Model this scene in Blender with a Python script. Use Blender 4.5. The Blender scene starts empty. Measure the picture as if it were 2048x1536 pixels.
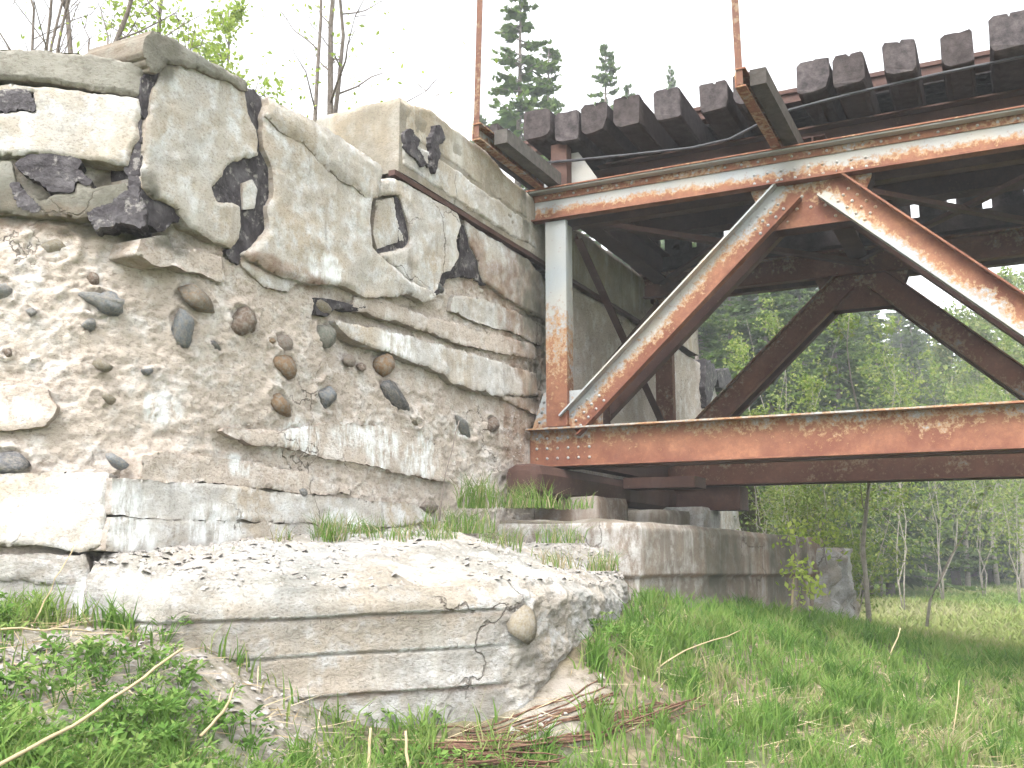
import bpy, math, random
import numpy as np
from mathutils import Vector

# ------------------------------------------------------------------ camera, sky, sun, exposure
sc = bpy.context.scene
PITCH = math.atan(328 / 2000)
EYE = np.array([0.0, 0.0, 1.6])
cd = bpy.data.cameras.new('camera'); cam = bpy.data.objects.new('camera', cd)
sc.collection.objects.link(cam)
cam.location = EYE; cam.rotation_euler = (math.pi / 2 + PITCH, 0, 0)
cd.sensor_width = 36; cd.lens = 36 * 2000 / 2048; cd.clip_end = 2000; cd.clip_start = 0.05
sc.camera = cam
SUN_EL, SUN_AZ = math.radians(52), math.radians(205)      # azimuth clockwise from +Y
wd = bpy.data.worlds.new('World'); sc.world = wd; wd.use_nodes = True
nt = wd.node_tree; bg = nt.nodes['Background']
sky = nt.nodes.new('ShaderNodeTexSky'); sky.sky_type = 'NISHITA'; sky.sun_disc = False
sky.sun_elevation = SUN_EL; sky.sun_rotation = SUN_AZ; sky.dust_density = 4.0; sky.air_density = 1.0
hs = nt.nodes.new('ShaderNodeHueSaturation'); hs.inputs['Saturation'].default_value = 0.10   # bright cloud veil
hs.inputs['Value'].default_value = 1.0
nt.links.new(sky.outputs[0], hs.inputs['Color']); nt.links.new(hs.outputs[0], bg.inputs['Color'])
bg.inputs['Strength'].default_value = 0.15
sl = bpy.data.lights.new('sun', 'SUN'); sl.energy = 0.65; sl.angle = math.radians(25); sl.color = (1, .975, .93)
so = bpy.data.objects.new('sun', sl); sc.collection.objects.link(so)
sd_ = Vector((math.sin(SUN_AZ) * math.cos(SUN_EL), math.cos(SUN_AZ) * math.cos(SUN_EL), math.sin(SUN_EL)))
so.rotation_euler = sd_.to_track_quat('Z', 'Y').to_euler(); so.location = (0, -5, 20)
sc.view_settings.view_transform = 'Standard'; sc.view_settings.look = 'None'
sc.view_settings.gamma = 1; sc.view_settings.use_curve_mapping = False
sc.view_settings.exposure = 2.16
sc.cycles.use_adaptive_sampling = True; sc.cycles.adaptive_threshold = .04
sc.cycles.volume_bounces = 0; sc.cycles.max_bounces = 4; sc.cycles.diffuse_bounces = 2; sc.cycles.glossy_bounces = 2; sc.cycles.transmission_bounces = 3

# ------------------------------------------------------------------ survey helpers
rng = np.random.default_rng(7); random.seed(7)
CP, SP = math.cos(PITCH), math.sin(PITCH)
def ray(px, py):
    x = (px - 1024) / 2000; y = (768 - py) / 2000
    return np.array([x, CP - y * SP, SP + y * CP])
def at(px, py, D):
    r = ray(px, py); return EYE + r * (D / r[1])
def hit(px, py, P, n):
    r = ray(px, py); return EYE + r * (((P - EYE) @ n) / (r @ n))
TH = math.radians(26.2)
W = np.array([math.sin(TH), math.cos(TH), 0.0])         # along the abutment wall, away
B = np.array([math.cos(TH), -math.sin(TH), 0.0])        # along the bridge, away from the abutment
UP = np.array([0, 0, 1.0])
PC = at(1060, 862, 8.0); PC0 = PC * [1, 1, 0]
def brp(t, o, z): return PC0 + B * t + W * o + UP * z

class Frame:                       # a vertical plane: u along, n outwards
    def __init__(s, O, u, n): s.O = O * [1, 1, 0]; s.u = u; s.n = n
    def px(s, x, y):
        q = hit(x, y, s.O, s.n) - s.O; return (q @ s.u, q[2])
    def poly(s, pts): return np.array([s.px(*p) for p in pts])
    def pos(s, U, Z, H):
        return s.O + np.multiply.outer(U, s.u) + np.multiply.outer(Z, UP) + np.multiply.outer(H, s.n)
FA = Frame(PC0, W, B)                                   # main wall
bend = FA.pos(np.array([-4.12]), np.array([0.]), np.array([0.]))[0]
dB = np.array([.98, .194, 0]); dB /= np.linalg.norm(dB)
FB = Frame(bend, dB, np.array([dB[1], -dB[0], 0]))      # turned wing on the left, u<0

# ------------------------------------------------------------------ noise
def vnoise(x, y, seed=0):
    x = np.asarray(x, float); y = np.asarray(y, float)
    xi = np.floor(x).astype(np.int64); yi = np.floor(y).astype(np.int64)
    xf = x - xi; yf = y - yi
    def h(a, b):
        n = (a * 374761393 + b * 668265263 + seed * 974634777) & 0xffffffff
        n = ((n ^ (n >> 13)) * 1274126177) & 0xffffffff
        return ((n ^ (n >> 16)) & 0xffff) / 32767.5 - 1
    u = xf * xf * (3 - 2 * xf); v = yf * yf * (3 - 2 * yf)
    return (h(xi, yi) * (1 - u) + h(xi + 1, yi) * u) * (1 - v) + (h(xi, yi + 1) * (1 - u) + h(xi + 1, yi + 1) * u) * v
def fbm(x, y, o=4, seed=0, g=.5):
    s = 0; a = 1; t = 0
    for k in range(o):
        s = s + a * vnoise(x * 2 ** k + 17.3 * k, y * 2 ** k - 9.1 * k, seed + k); t += a; a *= g
    return s / t
def sstep(a, b, x):
    t = np.clip((x - a) / (b - a), 0, 1); return t * t * (3 - 2 * t)

# ------------------------------------------------------------------ object helpers
COL = sc.collection; WL = {}
def tag(o, label=None, cat=None, group=None, kind=None):
    if label: o['label'] = label
    if cat: o['category'] = cat
    if group: o['group'] = group
    if kind: o['kind'] = kind
    return o
def empty(name, loc):
    o = bpy.data.objects.new(name, None); COL.objects.link(o); o.location = loc; o.empty_display_size = .2
    WL[o.name] = np.array(loc, float); return o
def raw_mesh(name, V, F, attrs=None, smooth=False):
    V = np.asarray(V, float); me = bpy.data.meshes.new(name)
    if isinstance(F, np.ndarray):
        k = F.shape[1]
        me.vertices.add(len(V)); me.vertices.foreach_set('co', V.astype(np.float32).ravel())
        me.loops.add(F.size); me.loops.foreach_set('vertex_index', F.astype(np.int32).ravel())
        me.polygons.add(len(F)); me.polygons.foreach_set('loop_start', np.arange(0, F.size, k, dtype=np.int32))
        me.update(calc_edges=True)
    else:
        me.from_pydata([tuple(v) for v in V], [], [tuple(f) for f in F])
    if smooth: me.polygons.foreach_set('use_smooth', np.ones(len(me.polygons), bool))
    for n, a in (attrs or {}).items():
        at_ = me.attributes.new(n, 'FLOAT', 'POINT'); at_.data.foreach_set('value', np.asarray(a, np.float32))
    me.update(); return me
def mk(name, V, F, mat, parent=None, attrs=None, smooth=False, loc=None):
    """V in world coordinates; origin at the parent's origin or at loc"""
    pl = WL[parent.name] if parent else np.zeros(3)
    org = pl if loc is None else np.array(loc, float)
    me = raw_mesh(name, np.asarray(V) - org, F, attrs, smooth)
    o = bpy.data.objects.new(name, me); COL.objects.link(o); o.location = org - pl
    if parent: o.parent = parent
    if mat: me.materials.append(mat)
    WL[o.name] = org; return o
def gridF(nr, nc):
    i = np.arange(nr * nc).reshape(nr, nc)
    return np.stack([i[:-1, :-1], i[:-1, 1:], i[1:, 1:], i[1:, :-1]], -1).reshape(-1, 4)

class MB:                                   # collects small solid pieces with an 'v' attribute
    def __init__(s): s.V = []; s.F = []; s.A = []
    def add(s, V, F, A=None):
        n = len(s.V); s.V += [tuple(v) for v in V]; s.F += [tuple(i + n for i in f) for f in F]
        s.A += list(A) if A is not None else [.5] * len(V)
    def box(s, fr, a, c, d, av=None):       # fr(a,c,d)->world; av maps c to v
        V = [fr(x, y, z) for x in a for y in c for z in d]
        A = [(av(y) if av else .5) for x in a for y in c for z in d]
        s.add(V, [(0, 1, 3, 2), (4, 6, 7, 5), (0, 4, 5, 1), (2, 3, 7, 6), (0, 2, 6, 4), (1, 5, 7, 3)], A)
    def tube(s, pts, rad, n=6, cap=True):
        pts = [np.array(p, float) for p in pts]
        if np.isscalar(rad): rad = [rad] * len(pts)
        V = []; m = len(pts)
        for i, p in enumerate(pts):
            d = pts[min(i + 1, m - 1)] - pts[max(i - 1, 0)]; d = d / (np.linalg.norm(d) + 1e-9)
            x = np.cross(d, [0, 0, 1.0] if abs(d[2]) < .9 else [1.0, 0, 0]); x /= np.linalg.norm(x); y = np.cross(d, x)
            for k in range(n):
                a = 2 * math.pi * k / n; V.append(p + (x * math.cos(a) + y * math.sin(a)) * rad[i])
        F = [(i * n + k, i * n + (k + 1) % n, (i + 1) * n + (k + 1) % n, (i + 1) * n + k) for i in range(m - 1) for k in range(n)]
        if cap: F += [tuple(range(n))[::-1], tuple((m - 1) * n + k for k in range(n))]
        s.add(V, F)
    def dome(s, p, nrm, r):
        nrm = np.array(nrm, float); x = np.cross(nrm, [0.3, .2, .9]); x /= np.linalg.norm(x); y = np.cross(nrm, x)
        V = []
        for rr, hh in ((1, 0), (.8, .55)):
            for k in range(7):
                a = 2 * math.pi * k / 7; V.append(p + (x * math.cos(a) + y * math.sin(a)) * r * rr + nrm * r * hh)
        V.append(p + nrm * r * .8)
        F = [(k, (k + 1) % 7, 7 + (k + 1) % 7, 7 + k) for k in range(7)] + [(7 + k, 7 + (k + 1) % 7, 14) for k in range(7)]
        s.add(V, F, [.8] * len(V))
    def build(s, name, mat, parent=None, smooth=False, loc=None):
        return mk(name, s.V, s.F, mat, parent, {'v': s.A}, smooth, loc)

# ------------------------------------------------------------------ materials
class NB:
    def __init__(s, name):
        s.m = bpy.data.materials.new(name); s.m.use_nodes = True; s.t = s.m.node_tree
        s.b = s.t.nodes['Principled BSDF']; s.b.inputs['Specular IOR Level'].default_value = .25
        s.co = s.t.nodes.new('ShaderNodeTexCoord').outputs['Object']
    def N(s, k, **kw):
        n = s.t.nodes.new('ShaderNode' + k)
        for a, v in kw.items(): setattr(n, a, v)
        return n
    def L(s, a, b): s.t.links.new(a, b)
    def noise(s, scale, detail=4, rough=.6, stretch=None):
        n = s.N('TexNoise'); n.inputs['Scale'].default_value = scale
        n.inputs['Detail'].default_value = detail; n.inputs['Roughness'].default_value = rough
        v = s.co
        if stretch:
            mp = s.N('Mapping'); mp.inputs['Scale'].default_value = stretch; s.L(s.co, mp.inputs[0]); v = mp.outputs[0]
        s.L(v, n.inputs['Vector']); return n.outputs['Fac']
    def ramp(s, f, a, b, c0=(0, 0, 0), c1=(1, 1, 1)):
        r = s.N('ValToRGB'); r.color_ramp.elements[0].position = a; r.color_ramp.elements[1].position = b
        r.color_ramp.elements[0].color = (*c0, 1); r.color_ramp.elements[1].color = (*c1, 1)
        s.L(f, r.inputs[0]); return r.outputs[0]
    def mix(s, f, a, b, mode='MIX'):
        n = s.N('MixRGB', blend_type=mode)
        for i, x in ((0, f), (1, a), (2, b)):
            if isinstance(x, (int, float)): n.inputs[i].default_value = x
            elif isinstance(x, tuple): n.inputs[i].default_value = (*x, 1)
            else: s.L(x, n.inputs[i])
        return n.outputs[0]
    def math(s, op, a, b=0.0):
        n = s.N('Math', operation=op)
        for i, x in ((0, a), (1, b)):
            if isinstance(x, (int, float)): n.inputs[i].default_value = x
            else: s.L(x, n.inputs[i])
        return n.outputs[0]
    def attr(s, name):
        n = s.N('Attribute'); n.attribute_name = name; return n.outputs['Fac']
    def geo_rand(s): return s.N('ObjectInfo').outputs['Random']
    def bump(s, f, strength, dist):
        n = s.N('Bump'); n.inputs['Strength'].default_value = strength; n.inputs['Distance'].default_value = dist
        s.L(f, n.inputs['Height']); s.L(n.outputs[0], s.b.inputs['Normal'])
    def out(s, col, rough=.85):
        if isinstance(col, tuple): s.b.inputs['Base Color'].default_value = (*col, 1)
        else: s.L(col, s.b.inputs['Base Color'])
        s.b.inputs['Roughness'].default_value = rough
        if rough >= .9:
            d = s.N('BsdfDiffuse'); d.inputs['Roughness'].default_value = .6
            if isinstance(col, tuple): d.inputs['Color'].default_value = (*col, 1)
            else: s.L(col, d.inputs['Color'])
            for l in list(s.t.links):
                if l.to_node == s.b and l.to_socket.name == 'Normal': s.L(l.from_socket, d.inputs['Normal'])
            s.t.nodes.remove(s.b); s.b = d; s.L(d.outputs[0], s.t.nodes['Material Output'].inputs['Surface'])
        return s.m

def concrete(name, c1, c2, c3, bump=.5, fine=60, dist=.01, streak=True, crack=1.6):
    m = NB(name)
    n1 = m.noise(1.7, 4, .65); n2 = m.noise(7, 4, .7); n3 = m.noise(fine, 3, .75, (1, 1, 1.8))
    col = m.mix(m.ramp(n1, .38, .62), c1, c2)
    col = m.mix(m.ramp(n2, .48, .66), col, c3)
    col = m.mix(m.ramp(n3, .36, .5, (1, 1, 1), (0, 0, 0)), col, m.mix(.38, col, (.12, .09, .065)))
    if streak:
        st = m.noise(5, 4, .6, (1, 1, .16)); col = m.mix(m.ramp(st, .55, .72, (0, 0, 0), (.55, .55, .55)), col, (.60, .60, .57))
        st2 = m.noise(6.3, 4, .65, (1, 1, .14)); col = m.mix(m.ramp(st2, .58, .74, (0, 0, 0), (.5, .5, .5)), col, (.17, .155, .135))
    sn = m.math('MULTIPLY', m.attr('stain'), m.ramp(m.noise(9, 4), .25, .6))
    col = m.mix(m.math('MULTIPLY', sn, .7), col, (.20, .115, .07))
    en = m.math('MULTIPLY', m.attr('eff'), m.ramp(m.noise(16, 5, .75, (1, 1, .35)), .42, .58))
    col = m.mix(en, col, (.74, .76, .76))
    gn = m.math('MULTIPLY', m.attr('grime'), m.ramp(m.noise(4, 5), .25, .6))
    col = m.mix(gn, col, (.13, .125, .10))
    vo = m.N('TexVoronoi', feature='DISTANCE_TO_EDGE'); vo.inputs['Scale'].default_value = crack
    mp = m.N('Mapping'); dn = m.N('TexNoise'); dn.inputs['Scale'].default_value = 5; dn.inputs['Detail'].default_value = 5; m.L(m.co, dn.inputs['Vector'])
    ad = m.N('VectorMath', operation='MULTIPLY_ADD'); m.L(dn.outputs['Color'], ad.inputs[0]); ad.inputs[1].default_value = (.35, .35, .35); m.L(m.co, ad.inputs[2]); m.L(ad.outputs[0], vo.inputs['Vector'])
    ck = m.math('MULTIPLY', m.ramp(vo.outputs['Distance'], .003, .011, (1, 1, 1), (0, 0, 0)), m.ramp(m.noise(1.1, 2), .56, .62))
    col = m.mix(m.math('MULTIPLY', ck, .75), col, (.10, .085, .07))
    pit = m.ramp(m.noise(fine * 2.2, 3, .6), .30, .40, (1, 1, 1), (0, 0, 0))
    h = m.mix(.5, n2, n3); h = m.math('SUBTRACT', h, m.math('ADD', m.math('MULTIPLY', ck, .8), m.math('MULTIPLY', pit, .25))); m.bump(h, bump, dist)
    return m.out(col, .92)
M = {}
M['slab'] = concrete('plaster_concrete', (.475, .46, .435), (.46, .40, .325), (.62, .625, .625), .7, 60, .009)
M['rough'] = concrete('eroded_concrete', (.53, .465, .405), (.45, .39, .335), (.62, .59, .56), .9, 42, .014, False, 3)
M['foot'] = concrete('footing_concrete', (.275, .275, .262), (.335, .295, .245), (.41, .405, .395), 1.0, 42, .016)
M['bench'] = concrete('bench_concrete', (.17, .15, .13), (.25, .205, .165), (.33, .315, .29), .7, 50, .008)
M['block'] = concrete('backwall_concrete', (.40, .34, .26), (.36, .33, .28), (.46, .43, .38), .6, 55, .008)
M['cap'] = concrete('lichen_concrete', (.26, .26, .23), (.33, .31, .27), (.22, .21, .18), .9, 45, .01, False)
def tar():
    m = NB('black_tar'); n = m.noise(9, 5); n2 = m.noise(40, 4)
    col = m.mix(m.ramp(n, .45, .7), (.03, .025, .028), (.10, .092, .096)); col = m.mix(m.ramp(m.noise(17, 5, .7), .56, .66, (0, 0, 0), (.8, .8, .8)), col, (.26, .245, .225))
    m.bump(m.mix(.5, n, n2), .9, .02); return m.out(col, .62)
M['tar'] = tar()
def steel(name, bias, grad, dark=0.0):
    m = NB(name); v = m.attr('v')
    n1 = m.noise(3.2, 6, .7, (1, 1, 1)); n2 = m.noise(26, 5, .75); n3 = m.noise(1.3, 3)
    f = m.math('ADD', m.mix(.55, n1, n2), m.math('MULTIPLY', m.math('SUBTRACT', .5, v), grad))
    f = m.math('ADD', f, bias)
    paint = m.mix(m.ramp(n3, .35, .65), (.30, .325, .335), (.39, .365, .315))
    rust = m.mix(m.ramp(n2, .35, .65), (.21, .095, .06), (.32, .155, .085))
    rust = m.mix(m.ramp(n1, .42, .7), (.145, .056, .036), rust)
    rust = m.mix(m.ramp(m.noise(38, 5, .8), .58, .74, (0, 0, 0), (.6, .6, .6)), rust, (.36, .20, .09))
    edge = m.ramp(f, .42, .54); col = m.mix(edge, paint, rust)
    band = m.ramp(f, .46, .50); band2 = m.ramp(f, .50, .57)
    col = m.mix(m.math('MULTIPLY', m.math('SUBTRACT', band, band2), .5), col, (.46, .30, .13))
    sp = m.ramp(m.noise(60, 3), .66, .72); col = m.mix(m.math('MULTIPLY', sp, .7), col, (.17, .06, .03))
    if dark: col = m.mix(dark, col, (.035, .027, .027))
    m.bump(m.mix(.5, n2, edge), .5, .004)
    return m.out(col, .8)
M['st_top'] = steel('steel_painted_rusting_below', -.085, .55)
M['st_diag'] = steel('steel_rust_and_paint', .045, .36)
M['st_bot'] = steel('steel_mostly_rust', .09, .22)
M['st_rod'] = steel('steel_rod', .08, 0, .4)
M['st_post'] = steel('steel_grey_paint', -.06, .40)
M['st_dark'] = steel('steel_shaded_dark_rust', .14, .05, .72)  # dark rust, blackened further to paint in the shade under the deck
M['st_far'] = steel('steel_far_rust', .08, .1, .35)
def wood(name, a, b):
    m = NB(name); n = m.noise(14, 5, .7); n2 = m.noise(5, 3); g = m.noise(40, 4, .7, (1, 1, 1))
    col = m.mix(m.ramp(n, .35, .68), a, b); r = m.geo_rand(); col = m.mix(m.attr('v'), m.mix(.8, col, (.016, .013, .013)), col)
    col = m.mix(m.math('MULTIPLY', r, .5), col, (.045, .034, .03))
    m.bump(m.mix(.5, n, g), .8, .012); return m.out(col, .9)
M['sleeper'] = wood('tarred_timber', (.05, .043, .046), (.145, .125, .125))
M['timber'] = wood('grey_timber', (.14, .13, .12), (.24, .22, .20))
def leaf(name, cols, trans=.35):
    m = NB(name); r = m.attr('rnd'); rp = m.N('ValToRGB')
    el = rp.color_ramp.elements
    while len(el) < len(cols): el.new(.5)
    for i, c in enumerate(cols): el[i].position = i / (len(cols) - 1); el[i].color = (*c, 1)
    m.L(r, rp.inputs[0]); m.out(rp.outputs[0], .95)
    if trans:
        tr = m.N('BsdfTranslucent'); m.L(rp.outputs[0], tr.inputs['Color']); mx = m.N('MixShader')
        mx.inputs[0].default_value = trans; m.L(m.b.outputs[0], mx.inputs[1]); m.L(tr.outputs[0], mx.inputs[2])
        m.L(mx.outputs[0], m.t.nodes['Material Output'].inputs['Surface'])
    return m.m
M['grass'] = leaf('grass_blades', [(.085, .175, .035), (.125, .23, .05), (.17, .27, .065), (.225, .295, .09), (.33, .29, .165), (.44, .38, .25)])
M['field'] = leaf('meadow_blades', [(.14, .23, .055), (.19, .28, .075), (.24, .305, .09), (.29, .32, .12), (.34, .33, .18)])
M['herb'] = leaf('herb_leaves', [(.075, .16, .035), (.12, .225, .05), (.17, .275, .07), (.24, .32, .10)])
M['straw'] = leaf('dry_straw', [(.30, .22, .12), (.45, .36, .22), (.58, .50, .36)], .1)
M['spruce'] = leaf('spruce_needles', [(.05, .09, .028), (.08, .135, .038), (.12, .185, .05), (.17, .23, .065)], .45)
M['birch'] = leaf('spring_leaves', [(.18, .26, .04), (.25, .34, .06), (.32, .41, .08), (.40, .46, .12)], .45)
M['bushleaf'] = leaf('bush_leaves', [(.11, .18, .035), (.165, .24, .05), (.23, .29, .075), (.30, .32, .11)], .4)
def plain(name, a, b, scale, bump=.5, rough=.9, dist=.01):
    m = NB(name); n = m.noise(scale, 5, .65); col = m.mix(m.ramp(n, .35, .65), a, b)
    m.bump(n, bump, dist); return m.out(col, rough)
M['bark'] = plain('bark', (.13, .11, .095), (.22, .19, .165), 30)
M['pale_bark'] = plain('pale_bark', (.24, .22, .18), (.36, .33, .28), 20)
M['dead'] = plain('dead_reddish_stems', (.10, .05, .038), (.19, .12, .08), 40)
M['cable'] = plain('black_cable', (.03, .03, .035), (.05, .05, .055), 20, .1, .5)
M['rubble'] = plain('rubble_chips', (.22, .20, .18), (.38, .36, .335), 30)
def ground_mat():
    m = NB('soil_and_turf'); n = m.noise(.8, 6); n2 = m.noise(14, 6, .7); n3 = m.noise(.13, 4)
    near = m.mix(m.ramp(n2, .35, .65), (.10, .085, .06), (.24, .20, .13))
    near = m.mix(m.ramp(n, .45, .6), near, (.06, .10, .035))
    far = m.mix(m.ramp(n3, .4, .6), (.12, .20, .05), (.18, .23, .075))
    col = m.mix(m.attr('far'), near, far)
    col = m.mix(m.math('MULTIPLY', m.attr('rub'), m.ramp(n2, .3, .55)), col, (.30, .27, .235))
    m.bump(n2, .8, .04); return m.out(col, .95)
M['ground'] = ground_mat()
M['embank'] = plain('embankment_soil', (.10, .11, .05), (.20, .18, .10), 5)
def stone(name, a, b):
    m = NB(name); n = m.noise(6, 6, .7); n2 = m.noise(45, 4, .7); g = lambda c: tuple(.75 * x + .25 * y for x, y in zip(c, (.30, .27, .23)))
    col = m.mix(m.ramp(n, .38, .62), g(a), g(b)); col = m.mix(m.ramp(n2, .58, .7, (0, 0, 0), (.35, .35, .35)), col, (.2, .18, .16))
    col = m.mix(m.ramp(m.noise(3.2, 5, .75), .46, .60, (0, 0, 0), (.8, .8, .8)), col, (.45, .41, .355)); col = m.mix(m.ramp(m.noise(9, 4, .7), .40, .5, (.3, .3, .3), (0, 0, 0)), col, (.17, .15, .13)); m.co = m.co
    m.bump(m.mix(.5, n, n2), .8, .14); return m.out(col, .9)
ST = {'grey': stone('stone_grey', (.30, .325, .345), (.44, .45, .45)), 'blue': stone('stone_bluegrey', (.26, .30, .345), (.41, .445, .48)),
      'orange': stone('stone_orange', (.46, .25, .12), (.53, .36, .21)), 'brown': stone('stone_brown', (.24, .15, .11), (.36, .26, .20)),
      'tan': stone('stone_tan', (.40, .33, .22), (.50, .45, .35)), 'pink': stone('stone_pink', (.45, .34, .28), (.54, .47, .42)),
      'dark': stone('stone_dark', (.17, .18, .21), (.30, .31, .34)), 'green': stone('stone_greenish', (.25, .28, .24), (.36, .38, .33)),
      'mixed': stone('stone_mixed', (.34, .33, .29), (.48, .30, .17))}

# ------------------------------------------------------------------ ground
gp = [(0,1536,2.75),(350,1536,3.3),(700,1536,4.1),(1050,1536,4.4),(1400,1536,4.6),(1750,1536,5.0),(2048,1536,5.5),
      (60,1250,4.0),(250,1290,3.85),(450,1335,4.0),(640,1425,4.2),(850,1482,4.35),(1060,1450,4.55),(1180,1330,4.9),(1210,1250,5.4),
      (1275,1200,7.0),(1450,1220,8.2),(1620,1250,10),(1720,1250,9),(1850,1300,9),(2048,1320,12),(2048,1250,17),(1900,1185,34),
      (2048,1152,56),(1400,1400,5.4),(1700,1400,6.3),(2048,1420,7),(1700,1190,22)]
GP = [at(*q) for q in gp] + [np.array(q) for q in ((0,0,.1),(3,0,.05),(-3,0,.7),(6,1,.1),(-2.5,2.5,1.1),(0,-6,.1),(-4,6,1.3),(0,8.5,1.2),(3.5,13,.6),(4,20,.3),(12,8,.15),(14,2,.1))]
GP = np.array(GP); Rm = np.linalg.norm(GP[:, None, :2] - GP[None, :, :2], axis=-1)
GC = np.linalg.solve(Rm + np.eye(len(GP)) * 1e-6, GP[:, 2] - .15)
def gz(x, y, rough=True):
    x = np.asarray(x, float); y = np.asarray(y, float); z = np.full(x.shape, .15)
    for k in range(len(GP)): z = z + GC[k] * np.hypot(x - GP[k, 0], y - GP[k, 1])
    r = np.hypot(x, y - 4); f = sstep(13, 26, r)
    z = z * (1 - f) + f * (.15 + .05 * np.sin(x * .07) )
    if rough: z = z + (.035 * fbm(x * 1.6, y * 1.6, 4, 3) + .015 * fbm(x * 9, y * 9, 2, 5)) * (1 - f * .5)
    return z
def axis(lo, hi, st, far):
    a = np.arange(lo, hi + st / 2, st); g = st * 1.35 ** np.arange(1, 60); e = np.cumsum(g); e = e[e < far]
    return np.concatenate([lo - e[::-1], a, hi + e])
gx = axis(-3.5, 6.5, .07, 160); gy = axis(1.6, 12, .07, 160)
X, Y = np.meshgrid(gx, gy); Z = gz(X, Y)
farm = sstep(8, 16, np.hypot(X, Y - 3) + 1.5 * fbm(X * .3, Y * .3, 2, 8))
rub = np.zeros_like(X)
for (px, py, D, r) in ((150,1300,3.6,.45),(420,1400,3.75,.4),(40,1330,3.3,.4),(1150,1390,4.75,.17),(1090,1430,4.6,.2),(560,1400,4.0,.25)):
    c = at(px, py, D); rub = np.maximum(rub, 1 - sstep(.5, 1.3, np.hypot(X - c[0], Y - c[1]) / r + .3 * fbm(X * 5, Y * 5, 3, 2)))
g = mk('ground', np.stack([X, Y, Z], -1).reshape(-1, 3), gridF(*X.shape), M['ground'], attrs={'far': farm.ravel(), 'rub': rub.ravel()}, smooth=True)
tag(g, 'grassy soil sloping away from the abutment', kind='structure')

# ------------------------------------------------------------------ abutment: core surfaces, slabs, stones
abut = empty('abutment', bend + UP * 1.0)
tag(abut, 'crumbling pale concrete abutment wall with embedded stones, left of the steel bridge', 'abutment')
zz = np.zeros(3)

def rough_h(u, z, s=0):
    return (.024 * fbm(u * 1.7, z * 2.1, 3, 11 + s) + .013 * fbm(u * 6, z * 11, 5, 21 + s, .6) + .010 * fbm(u * 26, z * 46, 3, 31 + s, .75) - .012 * np.abs(fbm(u * 13, z * 26, 3, 51 + s)) - .01
            - .014 * sstep(.28, .55, fbm(u * 5 + 3, z * 9, 3, 41 + s)))
def spots(fr, U, Z, lst):                       # stains with shapes of their own: (px,py,rx_px,ry_px)
    a = np.zeros_like(U)
    for (x, y, rx, ry) in lst:
        c = fr.px(x, y); ex = fr.px(x + rx, y); ey = fr.px(x, y + ry)
        r1 = abs(ex[0] - c[0]) + 1e-4; r2 = abs(ey[1] - c[1]) + 1e-4
        d = np.hypot((U - c[0]) / r1, (Z - c[1]) / r2) + .35 * fbm(U * 14, Z * 9, 3, 77)
        a = np.maximum(a, 1 - sstep(.6, 1.15, d))
    return a
EFF = [(60,1030,60,40),(40,820,45,28),(250,1010,40,60),(270,1070,50,40),(440,1030,60,30),(420,1065,70,25),(330,810,45,40),(760,890,40,60),
       (600,880,40,45),(850,910,25,50),(820,920,20,40),(200,1190,50,60),(180,1210,40,40),(790,690,40,40),(640,540,40,30),(700,1040,40,25),
       (480,930,25,30),(930,860,20,20),(120,1030,40,30),(700,870,40,30)]
STA = [(1040,600,45,140),(1060,720,40,120),(990,560,40,40),(940,520,30,60),(1040,860,40,90),(560,545,120,18),(160,440,180,30),(20,420,80,40)]
GRI = [(230,430,200,45),(60,400,110,50),(300,110,60,70),(1070,500,40,300),(250,380,60,60)]

def core(fr, u0, u1, du, z0, ztop, dz, name, mat, s=0, hfun=None, thick=.9):
    us = np.arange(u0, u1 + du / 2, du); nz = int((ztop(0.5 * (u0 + u1)) - z0) / dz)
    tt = np.linspace(0, 1, nz); U = np.repeat(us[None], nz, 0); ZT = ztop(us)
    Z = z0 + tt[:, None] * (ZT - z0)[None]
    H = rough_h(U, Z, s) + (hfun(U, Z) if hfun else 0)
    att = {'eff': spots(fr, U, Z, EFF), 'stain': spots(fr, U, Z, STA), 'grime': spots(fr, U, Z, GRI)}
    # top and back faces
    rows_u = [U]; P = [fr.pos(U, Z, H).reshape(-1, 3)]
    top = fr.pos(us, ZT + .01 * fbm(us * 6, us, 3, 5), np.full(len(us), -.12)); back = fr.pos(us, ZT - .05, np.full(len(us), -thick)); bb = fr.pos(us, np.full(len(us), z0), np.full(len(us), -thick))
    V = np.concatenate(P + [top, back, bb]); F = gridF(nz + 3, len(us))
    z3 = np.zeros(3 * len(us))
    for k in att: att[k] = np.concatenate([att[k].ravel(), z3 + (1 if k == 'grime' else 0)])
    return mk(name, V, F, mat, abut, att, True)
def groove(U, Z):    # shuttering lifts and worn ledges in the core
    h = 0
    for i, (a, b, m) in enumerate((((664,649),(995,790),.03),((450,875),(890,962),.02),((220,948),(830,1008),.012),((700,600),(1070,725),.02),((640,610),(820,610),.02))):
        pa = FA.px(*a); pb = FA.px(*b); f = np.clip((U - pa[0]) / (pb[0] - pa[0]), -.15, 1.1)
        zl = pa[1] + f * (pb[1] - pa[1]) + .012 * fbm(U * 8, Z * 0, 3, i); on = ((U > pa[0] - .05) & (U < pb[0] + .1))
        h = h - m * on * sstep(0, .02, zl - Z) * (1 - sstep(.02, .35, zl - Z))
    return h
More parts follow.
